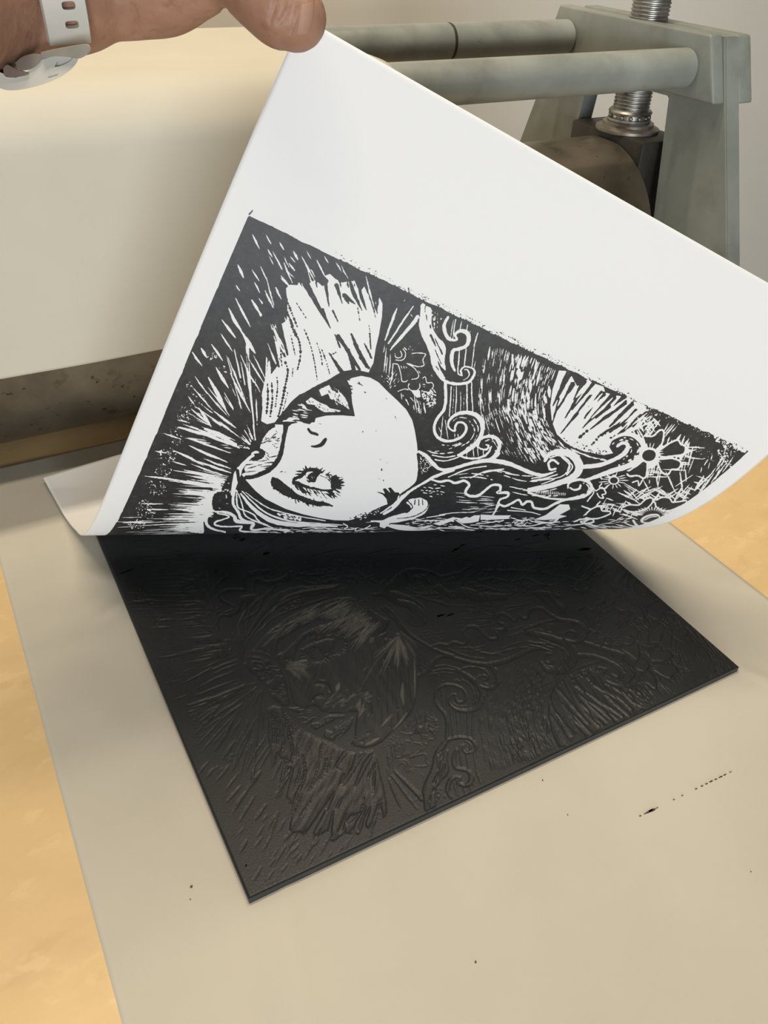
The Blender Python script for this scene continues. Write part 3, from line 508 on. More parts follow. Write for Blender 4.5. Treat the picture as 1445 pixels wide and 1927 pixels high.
    # nose tip: white body, black rim, hatching
    poly([(40,800),(60,700),(110,610),(180,545),(250,515),(340,520),(350,600),(345,700),(320,820),(300,920),(240,1000),(120,1080),(0,1120),(-100,1150),(-140,1060),(-90,980),(0,940),(60,880)],0,.4)
    line([(45,800,30),(75,690,46),(130,600,52),(200,545,44),(240,535,34)],1);line([(360,480,60),(385,540,50),(362,640,50),(340,760,50),(315,880,60),(260,990,60),(170,1080,60),(70,1130,54),(-30,1165,50),(-120,1170,50)],1)
    hatch([(60,740),(180,640),(330,620),(330,700),(160,740),(80,800)],-.5,26,12,1,90,.35);hatch([(-110,990),(280,900),(250,1010),(60,1100),(-120,1130)],-.12,24,13,1,170,.12,.06);hatch([(200,720),(310,690),(300,800),(230,820)],-.2,34,10,1,60,.5);hatch([(230,880),(310,840),(290,960),(220,960)],-.7,22,9,0,50,.5)
    poly([(-60,850),(10,800),(80,820),(125,860),(80,940),(10,965),(-40,960)],1,.5,True);line([(-40,880,26),(0,860,32),(40,862,26)],0);hatch([(60,830),(150,850),(170,940),(90,940)],.6,26,14,1,60,.3)
    scatter([(120,640),(330,560),(320,860),(130,880)],26,1,3,9)
    # philtrum
    poly([(255,500),(400,330),(540,200),(600,270),(680,320),(760,390),(740,490),(600,490),(480,490),(400,520)],1,.4)
    hatch([(350,470),(470,340),(560,290),(680,330),(700,470),(560,500),(430,480)],.12,30,15,0,120,.1,.06);hatch([(470,330),(560,255),(620,300),(700,340),(600,360)],.25,26,16,0,110,.1,.06);tap(340,480,520,440,30,0);tap(560,250,640,330,30,0);line([(400,455,22),(470,440,24),(540,450,16)],0)
    # lips
    poly([(500,215),(600,160),(720,100),(760,50),(880,0),(940,-60),(1120,-120),(1140,-30),(1190,90),(1190,220),(1235,410),(1080,400),(850,405),(780,380),(700,320),(620,285)],1,.5)
    poly([(620,230),(690,185),(740,215),(800,240),(880,280),(930,320),(1060,345),(1040,360),(940,362),(850,372),(790,330),(720,270),(650,270)],0,.8)
    poly([(790,90),(850,60),(920,30),(940,90),(1000,130),(1060,120),(1110,190),(1150,260),(1160,330),(1080,270),(1000,230),(930,200),(880,150),(820,165)],0,.8)
    hatch([(830,90),(960,60),(1120,210),(1160,320),(1000,240),(860,170)],1.15,15,9,1,80,.15,.12);hatch([(640,240),(700,220),(900,310),(1040,360),(860,380),(740,290)],.95,15,9,1,46,.3,.2);hatch([(800,60),(1000,40),(1140,230),(1150,330),(1040,300)],.95,18,8,0,80,.2,.15)
    hatch([(1150,-60),(1200,20),(1210,200),(1170,200)],.2,30,16,1,50,.2,.4)
    for q in [(1240,0,1340,40,14),(1340,110,1380,130,14),(1270,-20,1300,10,10),(1240,450,1250,465,8),(905,520,910,525,8),(770,500,830,515,8)]: tap(*q,1)
    # nostrils
    line([(655,570,34),(690,615,34),(740,630,36),(775,645,32)],1,jit=.1);line([(690,785,16),(750,788,34),(820,765,50),(860,715,48),(875,690,30)],1,jit=.1)
    # brow and eye
    line([(225,1180,50),(250,1230,120),(330,1300,125),(420,1360,112),(490,1400,76),(570,1430,66),(660,1465,66),(760,1490,58),(860,1500,46),(960,1525,14)],1,jit=.5)
    hatch([(200,1180),(260,1140),(420,1290),(520,1390),(560,1460),(700,1440),(900,1480),(900,1520),(740,1540),(560,1500),(420,1430),(240,1330)],1.25,14,11,1,64,.1,.3)
    line([(470,1250,40),(490,1190,44),(560,1160,40),(610,1110,60),(680,1080,50),(760,1085,50),(830,1110,30)],1,jit=.6)
    poly([(600,1110),(640,1080),(720,1070),(800,1100),(790,1150),(760,1190),(740,1230),(690,1230),(650,1190),(620,1150)],1,.4,True)
    line([(470,1220,30),(540,1250,50),(640,1290,34),(740,1310,30),(850,1330,26),(930,1320,20),(945,1280,16)],1,jit=.5)
    poly([(930,1180),(1000,1160),(1060,1220),(1050,1280),(980,1320),(930,1360),(900,1330),(940,1280)],1,.7,True)
    poly([(548,1188),(600,1185),(650,1210),(680,1240),(760,1235),(840,1250),(930,1285),(935,1315),(840,1318),(740,1290),(650,1255),(590,1225)],0,.2,True)
    poly([(755,1190),(800,1140),(860,1170),(930,1220),(935,1260),(860,1250),(780,1235)],0,.2,True)
    line([(800,1145,8),(870,1175,7),(930,1225,8),(940,1290,9)],1);line([(640,1200,14),(670,1230,20)],1)
    poly([(622,1140),(640,1108),(680,1100),(720,1102),(680,1120),(650,1150),(640,1175)],0,.1,True)
    hatch([(640,1090),(700,1090),(780,1140),(760,1220),(700,1240),(650,1200)],1.2,40,10,0,14,.85)
    for q in [(500,1095,600,1095,24),(490,1130,590,1130,22),(620,1020,640,1090,26),(685,1035,670,1090,24),(770,1040,720,1100,22),(840,1050,770,1110,22),(870,1075,810,1120,20),(590,1050,620,1100,16),(930,1100,870,1150,16),(1000,1140,930,1190,22),(1030,1160,960,1210,22),(1090,1190,1000,1230,28),(1110,1230,1010,1250,20),(1110,1270,1020,1270,20),(1080,1320,960,1290,20),(1060,1360,950,1310,20),(1020,1420,880,1340,26),(960,1430,880,1370,26),(980,1380,900,1330,24),(480,1240,540,1330,30),(520,1250,600,1370,34),(560,1260,640,1400,22),(620,1280,680,1400,16),(700,1310,780,1410,16),(740,1310,800,1380,12),(660,1300,700,1360,12),(800,1330,860,1400,12),(300,1105,350,1095,12),(370,1100,375,1110,18),(225,1250,230,1330,14),(870,1120,920,1160,14),(930,1130,960,1170,14)]: tap(*q,1)
    hatch([(880,1110),(1060,1150),(1100,1230),(1080,1330),(940,1240)],-.45,17,14,1,70,.2,.35);hatch([(560,1290),(760,1330),(960,1450),(800,1420),(620,1380)],.75,18,10,1,80,.25,.15);hatch([(860,1330),(1050,1330),(1000,1440),(900,1430)],.5,24,16,1,70,.3,.2)
    # small hand on the cheek, stubble at the jaw
    crop(*CD)
    poly([(748,957),(785,962),(812,975),(795,938),(815,935),(848,968),(832,932),(850,930),(878,962),(905,962),(914,985),(900,1020),(860,1045),(828,1042),(822,1005),(795,978)],1,.2)
    line([(850,1045,20),(780,1075,26),(700,1110,20),(620,1142,12),(560,1157,5)],1);scatter([(560,1150),(640,1120),(720,1085),(800,1062),(740,1120),(640,1150)],60,0,1.5,4);scatter([(560,1140),(690,1090),(680,1110),(600,1145)],40,1,1.5,4)
    line([(905,985,8),(890,1025,10),(840,1065,10),(780,1105,9)],0);line([(925,985,14),(905,1030,18),(860,1075,18),(800,1110,16)],0);line([(1030,700,9),(1040,790,10),(1030,880,14),(1000,920,14),(940,962,12)],1)
    for q in [(660,550,6),(780,740,5),(788,808,9),(800,880,6),(770,870,5),(880,450,6),(885,460,5),(825,760,5),(750,545,5),(820,325,6)]: disc(q[0],q[1],q[2]*.6,q[2],1)
    # ---- hair round the brow, knot, streams (crop J)
    crop(*CJ)
    poly([(110,400),(150,385),(260,390),(262,450),(250,520),(180,550),(110,545),(85,500),(90,440)],1,.4,True)
    line([(175,370,22),(230,270,22),(300,180,22),(370,105,16)],1,jit=.5);line([(255,410,26),(300,240,60),(330,180,40),(400,100,26),(440,75,20)],0)
    line([(300,200,30),(320,320,24),(360,380,26),(450,450,26),(560,510,26),(700,560,26),(860,595,20),(1050,625,14),(1250,640,10)],1)
    poly([(270,390),(330,370),(420,440),(560,530),(760,600),(1000,640),(1250,650),(1380,690),(1300,740),(900,745),(300,740),(20,735),(10,640),(90,560),(240,540)],1,.3)
    for pts in [[(285,370,14),(265,430,22),(270,500,22),(310,560,24),(330,610,24),(380,640,26),(440,655,24),(420,690,24),(440,710,18),(560,700,14),(740,720,12)],[(300,380,10),(295,450,13),(310,520,13),(380,550,12),(440,580,13),(470,620,12),(520,660,11),(600,690,9)],[(310,400,9),(340,490,10),(360,570,12),(400,610,12),(470,640,14),(560,670,14)],[(330,400,14),(400,490,26),(500,580,36),(620,640,40),(780,665,36),(950,670,26),(1150,678,12)],[(340,380,8),(430,470,12),(540,560,14),(660,610,14),(800,640,12),(1000,655,9),(1200,668,7)],[(370,390,7),(450,450,9),(560,520,10),(680,560,10),(860,600,9),(1050,630,8)],[(110,555,12),(200,558,22),(270,590,28),(290,630,34),(350,645,24),(400,650,18)],[(95,570,14),(40,600,30),(40,660,26),(90,700,18),(200,728,12)],[(130,570,10),(200,580,12),(230,600,12),(180,620,12),(120,640,16),(110,665,16),(180,680,12),(280,680,12),(340,680,14),(320,710,16),(380,725,14),(560,728,8)],[(660,700,9),(740,712,12),(700,730,9)],[(1200,655,8),(1240,680,9),(1210,700,7),(1270,705,8),(1310,690,8),(1340,660,8),(1300,715,8),(1380,700,9),(1430,670,9)],[(800,720,5),(1000,715,6),(1200,728,5)],[(850,700,5),(950,690,5),(1100,700,5)]]: line(pts,0)
    scatter([(600,560),(720,575),(860,610),(880,640),(700,610)],60,0,2,6,2.0,.25)
    for k in range(90): x=rngA.uniform(500,1440);y=rngA.uniform(690,735);tap(x,y,x+rngA.uniform(20,70),y+rngA.normal(0,3),rngA.uniform(2.5,5),0)
    for q in [(205,400,210,450,8),(240,370,235,400,8),(225,360,215,390,8),(140,520,160,530,5),(150,450,155,470,4),(200,480,230,490,4)]: tap(*q,0)
    for k in range(70): y=rngA.uniform(380,600);x=100-rngA.uniform(0,110)*(1 if y>500 else .8);tap(x-rngA.uniform(20,60),y,x,y,rngA.uniform(4,8),0)
    crop(0,0,1)
# ---- end of drawing
# ---------------------------------------------------------------- the lifted print: a sheet bent round a slanting line (isometric roll)
PP=[-0.43021,-0.12659,0.00541,0.0163,0.10549,0.01699,0.47765,-0.00098,-0.02364,0.09501,-0.1022,-0.20244,-0.14362,0.45385,3.65125,7.97673,9.22558,6.27071,2.82401,1.99933,0.0201,0.00221,0.0]
KN=np.array([0,.15,.20,.25,.3,.35,.4,.47,.56,.66,.8,1.1]);DD=.65;SCL=.75
U=np.array([math.cos(PP[0]),math.sin(PP[0])]);NN=np.array([math.sin(PP[0]),-math.cos(PP[0])])
QS=np.linspace(0,1.3,1041);DQ=QS[1]-QS[0];KK=np.interp(QS,KN,PP[11:]);TH=PP[1]+np.concatenate([[0],np.cumsum((KK[1:]+KK[:-1])/2*DQ)])
TM=(TH[1:]+TH[:-1])/2;TX=np.concatenate([[0],np.cumsum(np.cos(TM)*DQ)]);TZ=np.concatenate([[0],np.cumsum(np.sin(TM)*DQ)])
iz=int(np.argmin(TZ));TZ=TZ-TZ[iz];TX=TX-TX[iz]+QS[iz]
def sheet(xy):
    """flat sheet position (metres, block's near left corner = 0) -> bent position"""
    xy=np.asarray(xy,float)/SCL;q=np.clip(xy@NN+DD,0,1.299);t=xy@U
    t=t+PP[8]*np.clip(q-.32,0,None)+PP[9]*np.clip(q-.32,0,None)**2+PP[10]*np.clip(.32-q,0,None)
    pos=np.outer(t,U)+np.outer(np.interp(q,QS,TX)-DD,NN);z=np.interp(q,QS,TZ)+.0005+PP[7]
    return np.column_stack([pos,np.maximum(z,.0004)])*SCL
WB=.30;LB=.345
ML,MN,MR,MF=PP[3]*SCL,PP[4]*SCL,PP[5]*SCL,PP[6]*SCL
# photo pixels -> flat sheet (visible, lifted side only)
def make_inverse():
    t=np.linspace(-.35,.75,70);q=np.linspace(.25,.95,180)
    Tg,Qg=np.meshgrid(t,q);XY=(np.outer(Tg.ravel(),U)+np.outer(Qg.ravel()-DD,NN))*SCL
    px=project(sheet(XY)).reshape(180,70,2);js=px[:,:,1].argmax(0)
    return t,q,js
def unproject(pts):
    t,q,js=make_inverse();qsil=np.interp
    p=np.asarray(pts,float)
    # start: coarse search over a grid of flat points in front of the fold
    Tg,Qg=np.meshgrid(np.linspace(-.2,.62,42),np.linspace(.30,.95,66));XY=(np.outer(Tg.ravel(),U)+np.outer(Qg.ravel()-DD,NN))*SCL
    G=project(sheet(XY));ok=Qg.ravel()>=np.interp(Tg.ravel(),t,q[js]);XY=XY[ok];G=G[ok]
    x=np.empty_like(p)
    for i in range(0,len(p),2000):
        d=((p[i:i+2000,None,:]-G[None])**2).sum(2);x[i:i+2000]=XY[d.argmin(1)]
    h=1e-5
    for it in range(14):
        f0=project(sheet(x));jx=(project(sheet(x+[h,0]))-f0)/h;jy=(project(sheet(x+[0,h]))-f0)/h
        r=p-f0;det=jx[:,0]*jy[:,1]-jx[:,1]*jy[:,0];det=np.where(np.abs(det)<2e4,np.sign(det+1e-9)*2e4,det)
        dx=(r[:,0]*jy[:,1]-r[:,1]*jy[:,0])/det;dy=(jx[:,0]*r[:,1]-jx[:,1]*r[:,0])/det
        st=np.column_stack([dx,dy]);ln=np.linalg.norm(st,axis=1,keepdims=True);x=x+st*np.minimum(1,.01/np.maximum(ln,1e-9))
        qq=x/SCL@NN+DD;tt=x/SCL@U;qm=np.interp(tt,t,q[js])+.002;lack=np.maximum(qm-qq,0);x=x+np.outer(lack,NN)*SCL
    return x
# raster of the drawing in flat coordinates (0.15 mm), 1 = ink
RES=.00015;X0,Y0=-.004,-.004;CW,CHh=int(.308/RES),int(.352/RES);CAN=np.zeros((CHh,CW),np.float32)
def fill(q,v):
    q=(q-[X0,Y0])/RES;lo=np.floor(q.min(0)).astype(int)-1;hi=np.ceil(q.max(0)).astype(int)+1
    a0,b0=max(lo[0],0),max(lo[1],0);a1,b1=min(hi[0],CW),min(hi[1],CHh)
    if a1<=a0 or b1<=b0:return
    xs=np.arange(a0,a1)+.5;ys=np.arange(b0,b1)+.5;c=np.zeros((len(ys),len(xs)),bool);n=len(q)
    for i in range(n):
        xa,ya=q[i];xb,yb=q[(i+1)%n]
        i0=np.searchsorted(ys,min(ya,yb));i1=np.searchsorted(ys,max(ya,yb))
        if i1<=i0: continue
        c[i0:i1]^=xs[None]<(xa+(ys[i0:i1]-ya)*(xb-xa)/(yb-ya))[:,None]
    CAN[b0:b1,a0:a1][c]=v
n=80;jr=lambda k:rngA.normal(0,.00022,k)
e=np.linspace(0,1,n)
fill(np.vstack([np.column_stack([e*WB,jr(n)]),np.column_stack([WB+jr(n),e*LB]),np.column_stack([(1-e)*WB,LB+jr(n)]),np.column_stack([jr(n),(1-e)*LB])]),1)
# hidden far part: flowing hair bands and cross cuts, drawn on the block
POLY.clear();crop(0,0,1)
for i in range(46):
    x0=rngA.uniform(380,1180);y0=rngA.uniform(1010,1120);l=rngA.uniform(30,120);cv=rngA.uniform(-30,30)
    line([(x0,y0,1),(x0+l*.5,y0-cv*.5-8,2.4),(x0+l,y0-cv-10,1)],0)
for i in range(60):
    y0=rngA.uniform(1015,1150);x0=rngA.uniform(215,340);tap(x0,y0,x0+rngA.uniform(20,80),y0+rngA.uniform(-4,4),1.8,0)
for pts in [[(430,1200,3),(395,1130,5),(420,1075,5),(480,1035,4),(520,1010,3)],[(447,1185,4),(452,1160,5),(480,1120,5),(560,1080,3)],[(455,1205,5),(500,1150,9),(560,1115,9),(630,1102,5)],[(720,1112,3),(760,1080,14),(800,1075,8),(830,1085,3)],[(700,1120,4),(740,1118,12),(790,1140,12),(800,1170,9),(775,1175,5)],[(1165,1095,3),(1190,1070,6),(1180,1105,4)],[(1000,1110,3),(1030,1100,5),(1045,1120,3)],[(1090,1100,4),(1110,1130,5),(1085,1150,4)]]: line(pts,0)
for p,v in POLY:
    fill(np.array([onplane(k,0.0)[:2] for k in p]),v)
POLY.clear();draw_art()
cnt=[len(p) for p,_ in POLY];flat=unproject(np.vstack([p for p,_ in POLY]));o_=0
for (p,v),k in zip(POLY,cnt):
    fill(flat[o_:o_+k],v);o_+=k
# clean the border again, then the smear of ink just outside the near border
yy=(np.arange(CHh)+.5)*RES+Y0;xx=(np.arange(CW)+.5)*RES+X0
out=(yy[:,None]<0)|(xx[None]<0)|(xx[None]>WB)|(yy[:,None]>LB)
CAN[out&(np.abs(yy[:,None])>.0004)&True]=0
for i in range(760):
    x=rngA.uniform(.042,.215) if i<660 else rngA.uniform(.215,.30);y=-abs(rngA.normal(.0019,.0004)) if i<330 else -abs(rngA.normal(0,.0007));r=rngA.uniform(.0001,.00028);t=np.linspace(0,6.28,7)[:-1]
    fill(np.column_stack([x+r*1.8*np.cos(t),y+r*.8*np.sin(t)]),1)
fill(np.array([(.0005,-.0002),(.0012,-.0030),(.0008,-.0032),(-.0004,-.0002)]),1)
def sample(A,xy):
    fx=np.clip((xy[:,0]-X0)/RES-.5,0,CW-2);fy=np.clip((xy[:,1]-Y0)/RES-.5,0,CHh-2);i=fx.astype(int);j=fy.astype(int);a=fx-i;b_=fy-j
    return (A[j,i]*(1-a)+A[j,i+1]*a)*(1-b_)+(A[j+1,i]*(1-a)+A[j+1,i+1]*a)*b_
def blur(A,k):
    for ax in (0,1):
        c=np.cumsum(np.pad(A,[(k+1,k) if d==ax else (0,0) for d in (0,1)],mode='edge'),axis=ax,dtype=np.float64)
        A=((c[2*k+1:]-c[:-2*k-1]) if ax==0 else (c[:,2*k+1:]-c[:,:-2*k-1]))/(2*k+1)
    return A
INK=blur(CAN,1)
# sheet of paper
nx,ny=170,230;xs=np.linspace(-ML,WB+MR,nx);ys=np.linspace(-MN,MF,ny);X,Y=np.meshgrid(xs,ys);FL=np.column_stack([X.ravel(),Y.ravel()])
me,_=grid_mesh('print_sheet',sheet(FL),nx,ny)
pr=tag(obj('print_sheet',me,M['paper'],None,True),'white print paper lifted by a corner, showing the black linocut face','print')
sm=pr.modifiers.new('thickness','SOLIDIFY');sm.thickness=.00025;sm.offset=1
# printed image: fine mesh where it is lifted, coarse where it still lies face down
def sheet_off(xy,d):
    h=2e-4;P=sheet(xy);a=sheet(xy+[h,0])-sheet(xy-[h,0]);b_=sheet(xy+[0,h])-sheet(xy-[0,h]);n=np.cross(a,b_);n/=np.linalg.norm(n,axis=1)[:,None]
    return P-n*d
st=.0003;xs=np.arange(X0+.0006,WB+.0034,st);ys=np.arange(Y0+.0006,LB+.002,st);nx,ny=len(xs),len(ys);X,Y=np.meshgrid(xs,ys);FL=np.column_stack([X.ravel(),Y.ravel()])
t_,q_,js_=make_inverse();Q=(FL/SCL@NN+DD).reshape(ny,nx);T=(FL/SCL@U).reshape(ny,nx);keep=(Q>np.interp(T,t_,q_[js_])-.02)[:-1,:-1]
P=np.zeros((len(FL),3));kv=np.zeros((ny,nx),bool);kv[:-1,:-1]|=keep;kv[1:,:-1]|=keep;kv[:-1,1:]|=keep;kv[1:,1:]|=keep
kf=kv.ravel();P[kf]=sheet_off(FL[kf],.00007)
me,used=grid_mesh('printed_image',P,nx,ny,keep)
attr(me,'ink',sample(INK,FL)[used])
pi_=obj('printed_image',me,M['print'],pr,True);pi_['label']='black linocut print of a tilted face with rays, waves and flowers'
# ---------------------------------------------------------------- the carved block
# paler-coloured gouge strokes, mostly inside the cleared face
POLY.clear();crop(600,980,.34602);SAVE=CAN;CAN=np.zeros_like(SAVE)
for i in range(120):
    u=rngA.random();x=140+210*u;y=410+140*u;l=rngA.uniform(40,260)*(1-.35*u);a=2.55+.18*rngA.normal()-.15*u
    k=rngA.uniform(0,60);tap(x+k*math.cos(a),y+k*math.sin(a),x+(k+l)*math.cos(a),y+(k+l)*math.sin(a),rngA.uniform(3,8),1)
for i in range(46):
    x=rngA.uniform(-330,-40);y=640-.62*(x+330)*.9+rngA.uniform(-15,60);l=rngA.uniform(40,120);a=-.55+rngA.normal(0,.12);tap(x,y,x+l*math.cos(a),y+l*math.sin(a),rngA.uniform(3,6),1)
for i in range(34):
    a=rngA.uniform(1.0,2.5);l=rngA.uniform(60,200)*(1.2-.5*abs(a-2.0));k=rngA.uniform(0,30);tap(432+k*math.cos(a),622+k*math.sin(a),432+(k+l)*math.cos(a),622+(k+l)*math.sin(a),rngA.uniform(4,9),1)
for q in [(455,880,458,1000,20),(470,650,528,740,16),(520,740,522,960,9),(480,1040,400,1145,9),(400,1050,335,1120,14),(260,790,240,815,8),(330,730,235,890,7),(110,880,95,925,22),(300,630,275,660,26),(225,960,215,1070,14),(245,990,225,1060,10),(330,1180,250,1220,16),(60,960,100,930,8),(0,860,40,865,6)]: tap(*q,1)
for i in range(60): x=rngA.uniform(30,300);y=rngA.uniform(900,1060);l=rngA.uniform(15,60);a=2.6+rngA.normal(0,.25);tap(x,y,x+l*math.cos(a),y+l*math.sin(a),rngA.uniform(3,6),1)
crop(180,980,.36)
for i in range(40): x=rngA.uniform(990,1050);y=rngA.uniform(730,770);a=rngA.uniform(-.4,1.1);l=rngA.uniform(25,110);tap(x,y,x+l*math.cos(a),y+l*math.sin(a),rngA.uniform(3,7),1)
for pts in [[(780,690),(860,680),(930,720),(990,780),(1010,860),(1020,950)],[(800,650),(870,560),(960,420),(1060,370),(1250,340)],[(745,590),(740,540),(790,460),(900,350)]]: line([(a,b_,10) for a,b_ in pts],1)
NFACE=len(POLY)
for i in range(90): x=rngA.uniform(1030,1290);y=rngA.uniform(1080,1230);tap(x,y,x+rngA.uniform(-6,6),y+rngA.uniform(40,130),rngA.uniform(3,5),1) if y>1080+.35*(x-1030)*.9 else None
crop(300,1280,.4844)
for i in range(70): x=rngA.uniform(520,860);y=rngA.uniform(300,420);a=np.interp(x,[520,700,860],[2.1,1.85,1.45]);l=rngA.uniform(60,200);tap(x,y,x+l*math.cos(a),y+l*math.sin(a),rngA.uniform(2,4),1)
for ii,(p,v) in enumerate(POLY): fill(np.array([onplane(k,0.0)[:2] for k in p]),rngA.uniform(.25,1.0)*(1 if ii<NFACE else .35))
STROKES=CAN;CAN=SAVE;POLY.clear();crop(0,0,1)
st=.00045;xs=np.linspace(0,WB,int(WB/st)+1);ys=np.concatenate([np.linspace(0,.292,int(.292/st)+1),np.linspace(.294,LB,20)]);nx,ny=len(xs),len(ys);X,Y=np.meshgrid(xs,ys);FL=np.column_stack([X.ravel(),Y.ravel()])
ink=sample(blur(CAN,1),FL);wide=sample(blur(blur(CAN,14),14),FL)
# gouge marks in the cleared face: ridges fanning along the cut direction
g=np.zeros(len(FL));rg=np.random.default_rng(11)
ang=np.radians(62)+.9*(FL[:,0]-.17)/.15;u=FL[:,0]*np.cos(ang)+FL[:,1]*np.sin(ang);v=-FL[:,0]*np.sin(ang)+FL[:,1]*np.cos(ang)
for f_,a_ in ((900,.5),(1500,.35),(2300,.2)): g+=a_*np.sin(v*f_+2.2*np.sin(u*70+f_)+1.3*np.sin(u*190+v*60))
depth=(1-ink)*(.00022+.00045*(1-wide)**.7)+(1-ink)*(1-wide)*.00012*g+(1-ink)*.0003*(sample(blur(STROKES,2),FL)-.4)
edge=np.minimum.reduce([FL[:,0],WB-FL[:,0],FL[:,1],LB-FL[:,1]]);depth*=np.clip(edge/.002,0,1)
rg2=np.random.default_rng(5);nick=np.repeat(rg2.random(ny)<.5,nx).reshape(ny,nx)
Xe=FL[:,0].copy();ze=-depth-.0006*np.clip(1-edge/.0009,0,1)**2
Pt=np.column_stack([Xe,FL[:,1],ze]);me,_=grid_mesh('carved_face',Pt,nx,ny);attr(me,'ink',ink)
blk=tag(empty('linocut_block',(WB/2,0,ZB+.0005)),'black inked linocut block carved in relief, lying on the newsprint','printing block')
attr(me,'pale_stroke',sample(blur(STROKES,2),FL))
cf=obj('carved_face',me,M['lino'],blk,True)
bm=bmesh.new();rim=[];idx=[(0,i) for i in range(nx)]+[(j,nx-1) for j in range(1,ny)]+[(ny-1,i) for i in range(nx-2,-1,-1)]+[(j,0) for j in range(ny-2,0,-1)]
rim=np.array([Pt[j*nx+i] for j,i in idx]);k=len(rim);bot=rim.copy();bot[:,2]=ZB+.0005
Fq=np.array([[a,(a+1)%k,k+(a+1)%k,k+a] for a in range(k)]);bm.free()
me,_=mesh_np(bpy.data.meshes.new('block_edge'),np.vstack([rim,bot]),Fq);obj('block_edge',me,M['lino_edge'],blk)
obj('backing',prism([(0.0002,.0002),(WB-.0002,.0002),(WB-.0002,LB-.0002),(.0002,LB-.0002)],2,ZB+.0005,ZB+.0020),M['lino_edge'],blk)
# ---------------------------------------------------------------- hand and watch
corner=sheet(np.array([(-ML,-MN)]))[0];DC=float(-((corner-CAM)@ROT)[2])
def tube(bm,pts,n=20):
    """pts (px,py,depth offset m,radius m)"""
    P=[(at(a,b_,DC+d),r) for a,b_,d,r in pts];C=np.array([np.r_[p,r] for p,r in P]);C=smooth(C,8);k=len(C)
    D=np.gradient(C[:,:3],axis=0);D/=np.linalg.norm(D,axis=1)[:,None]
    rings=[]
    def ring(c,d,r):
        a=np.cross(d,[0.3,.2,.9]);a/=np.linalg.norm(a);b2=np.cross(d,a)
        return [bm.verts.new(c+r*(math.cos(t)*a+math.sin(t)*b2)) for t in np.linspace(0,2*math.pi,n,endpoint=False)]
    for s_ in np.radians([80,60,40,20]): rings.append(ring(C[0,:3]-D[0]*C[0,3]*math.sin(s_),D[0],C[0,3]*math.cos(s_)))
    for i in range(k): rings.append(ring(C[i,:3],D[i],C[i,3]))
    for s_ in np.radians([20,40,60,80]): rings.append(ring(C[-1,:3]+D[-1]*C[-1,3]*math.sin(s_),D[-1],C[-1,3]*math.cos(s_)))
    for a,b2 in zip(rings,rings[1:]):
        for i in range(n): bm.faces.new([a[i],a[(i+1)%n],b2[(i+1)%n],b2[i]])
    bm.faces.new(rings[0][::-1]);bm.faces.new(rings[-1])
bm=bmesh.new()
tube(bm,[(-420,10,-.10,.036),(-200,-5,-.05,.033),(-20,-14,-.014,.0270),(60,-18,-.006,.0250),(130,-22,-.002,.0238),(180,-38,.002,.0228),(250,-40,.004,.0222),(310,-38,.003,.0205),(360,-50,-.001,.0172),(405,-62,-.006,.0148),(445,-52,-.0105,.0132),(490,-14,-.0125,.0136),(532,21,-.0125,.0138),(556,34,-.0122,.0122)])
tube(bm,[(120,-60,.012,.026),(220,-95,.018,.028),(320,-120,.022,.025),(390,-140,.026,.016)])
tube(bm,[(200,-60,.010,.024),(300,-80,.016,.024),(360,-95,.020,.018)])
tube(bm,[(340,-125,.024,.0125),(450,-130,.030,.0105),(530,-75,.026,.0095),(556,-8,.0145,.0085),(562,22,.0110,.0075)])
for dy,dz in ((-45,.012),(-85,.020),(-120,.022)):
    tube(bm,[(320,-125+dy,.026+dz*.6,.0115),(430,-150+dy,.040+dz,.0102),(470,-105+dy,.050+dz,.0094),(430,-60+dy,.046+dz,.0085),(395,-60+dy,.038+dz,.0078)])
t=bpy.data.meshes.new('t');bmesh.ops.recalc_face_normals(bm,faces=bm.faces[:]);bm.to_mesh(t);bm.free()
to=bpy.data.objects.new('t',t);COL.objects.link(to)
r_=to.modifiers.new('r','REMESH');r_.mode='VOXEL';r_.voxel_size=.0011
s_=to.modifiers.new('s','SMOOTH');s_.factor=.5;s_.iterations=8
dg=bpy.context.evaluated_depsgraph_get();hm=bpy.data.meshes.new_from_object(to.evaluated_get(dg));bpy.data.objects.remove(to)
hm.name='person'
hand=tag(obj('person',hm,M['skin'],None,True),'bare hand and wrist pinching the corner of the white print','person')
# creases of the skin
co=np.empty(len(hm.vertices)*3,np.float32);hm.vertices.foreach_get('co',co);co=co.reshape(-1,3).astype(float)
no=np.empty(len(hm.vertices)*3,np.float32);hm.vertices.foreach_get('normal',no);no=no.reshape(-1,3)
px=project(co);dsp=np.zeros(len(co))
for pts,wd,am in [([(250,10),(258,40),(256,66)],3,.0009),([(285,28),(290,60)],3,.0006),([(330,20),(335,55)],3,.0004),([(365,5),(372,40)],3,.0006),([(395,-10),(392,25)],3,.0008),([(420,-12),(418,18)],3,.0007),([(437,-5),(425,20)],3,.0009),([(522,-5),(515,18),(508,40)],4,.0008),([(545,8),(535,32),(524,44)],4,.0008),([(562,8),(555,40),(547,62)],3,.0009),([(206,40),(200,70)],3,.0005),([(478,-5),(470,30)],4,.0003)]:
    p=smooth([(a,b_) for a,b_ in pts],8);d=np.min(np.linalg.norm(px[:,None,:]-p[None],axis=2),axis=1);dsp-=am*1.4*np.exp(-(d/wd)**2)
co=co+no*dsp[:,None];hm.vertices.foreach_set('co',co.astype(np.float32).ravel());hm.update()
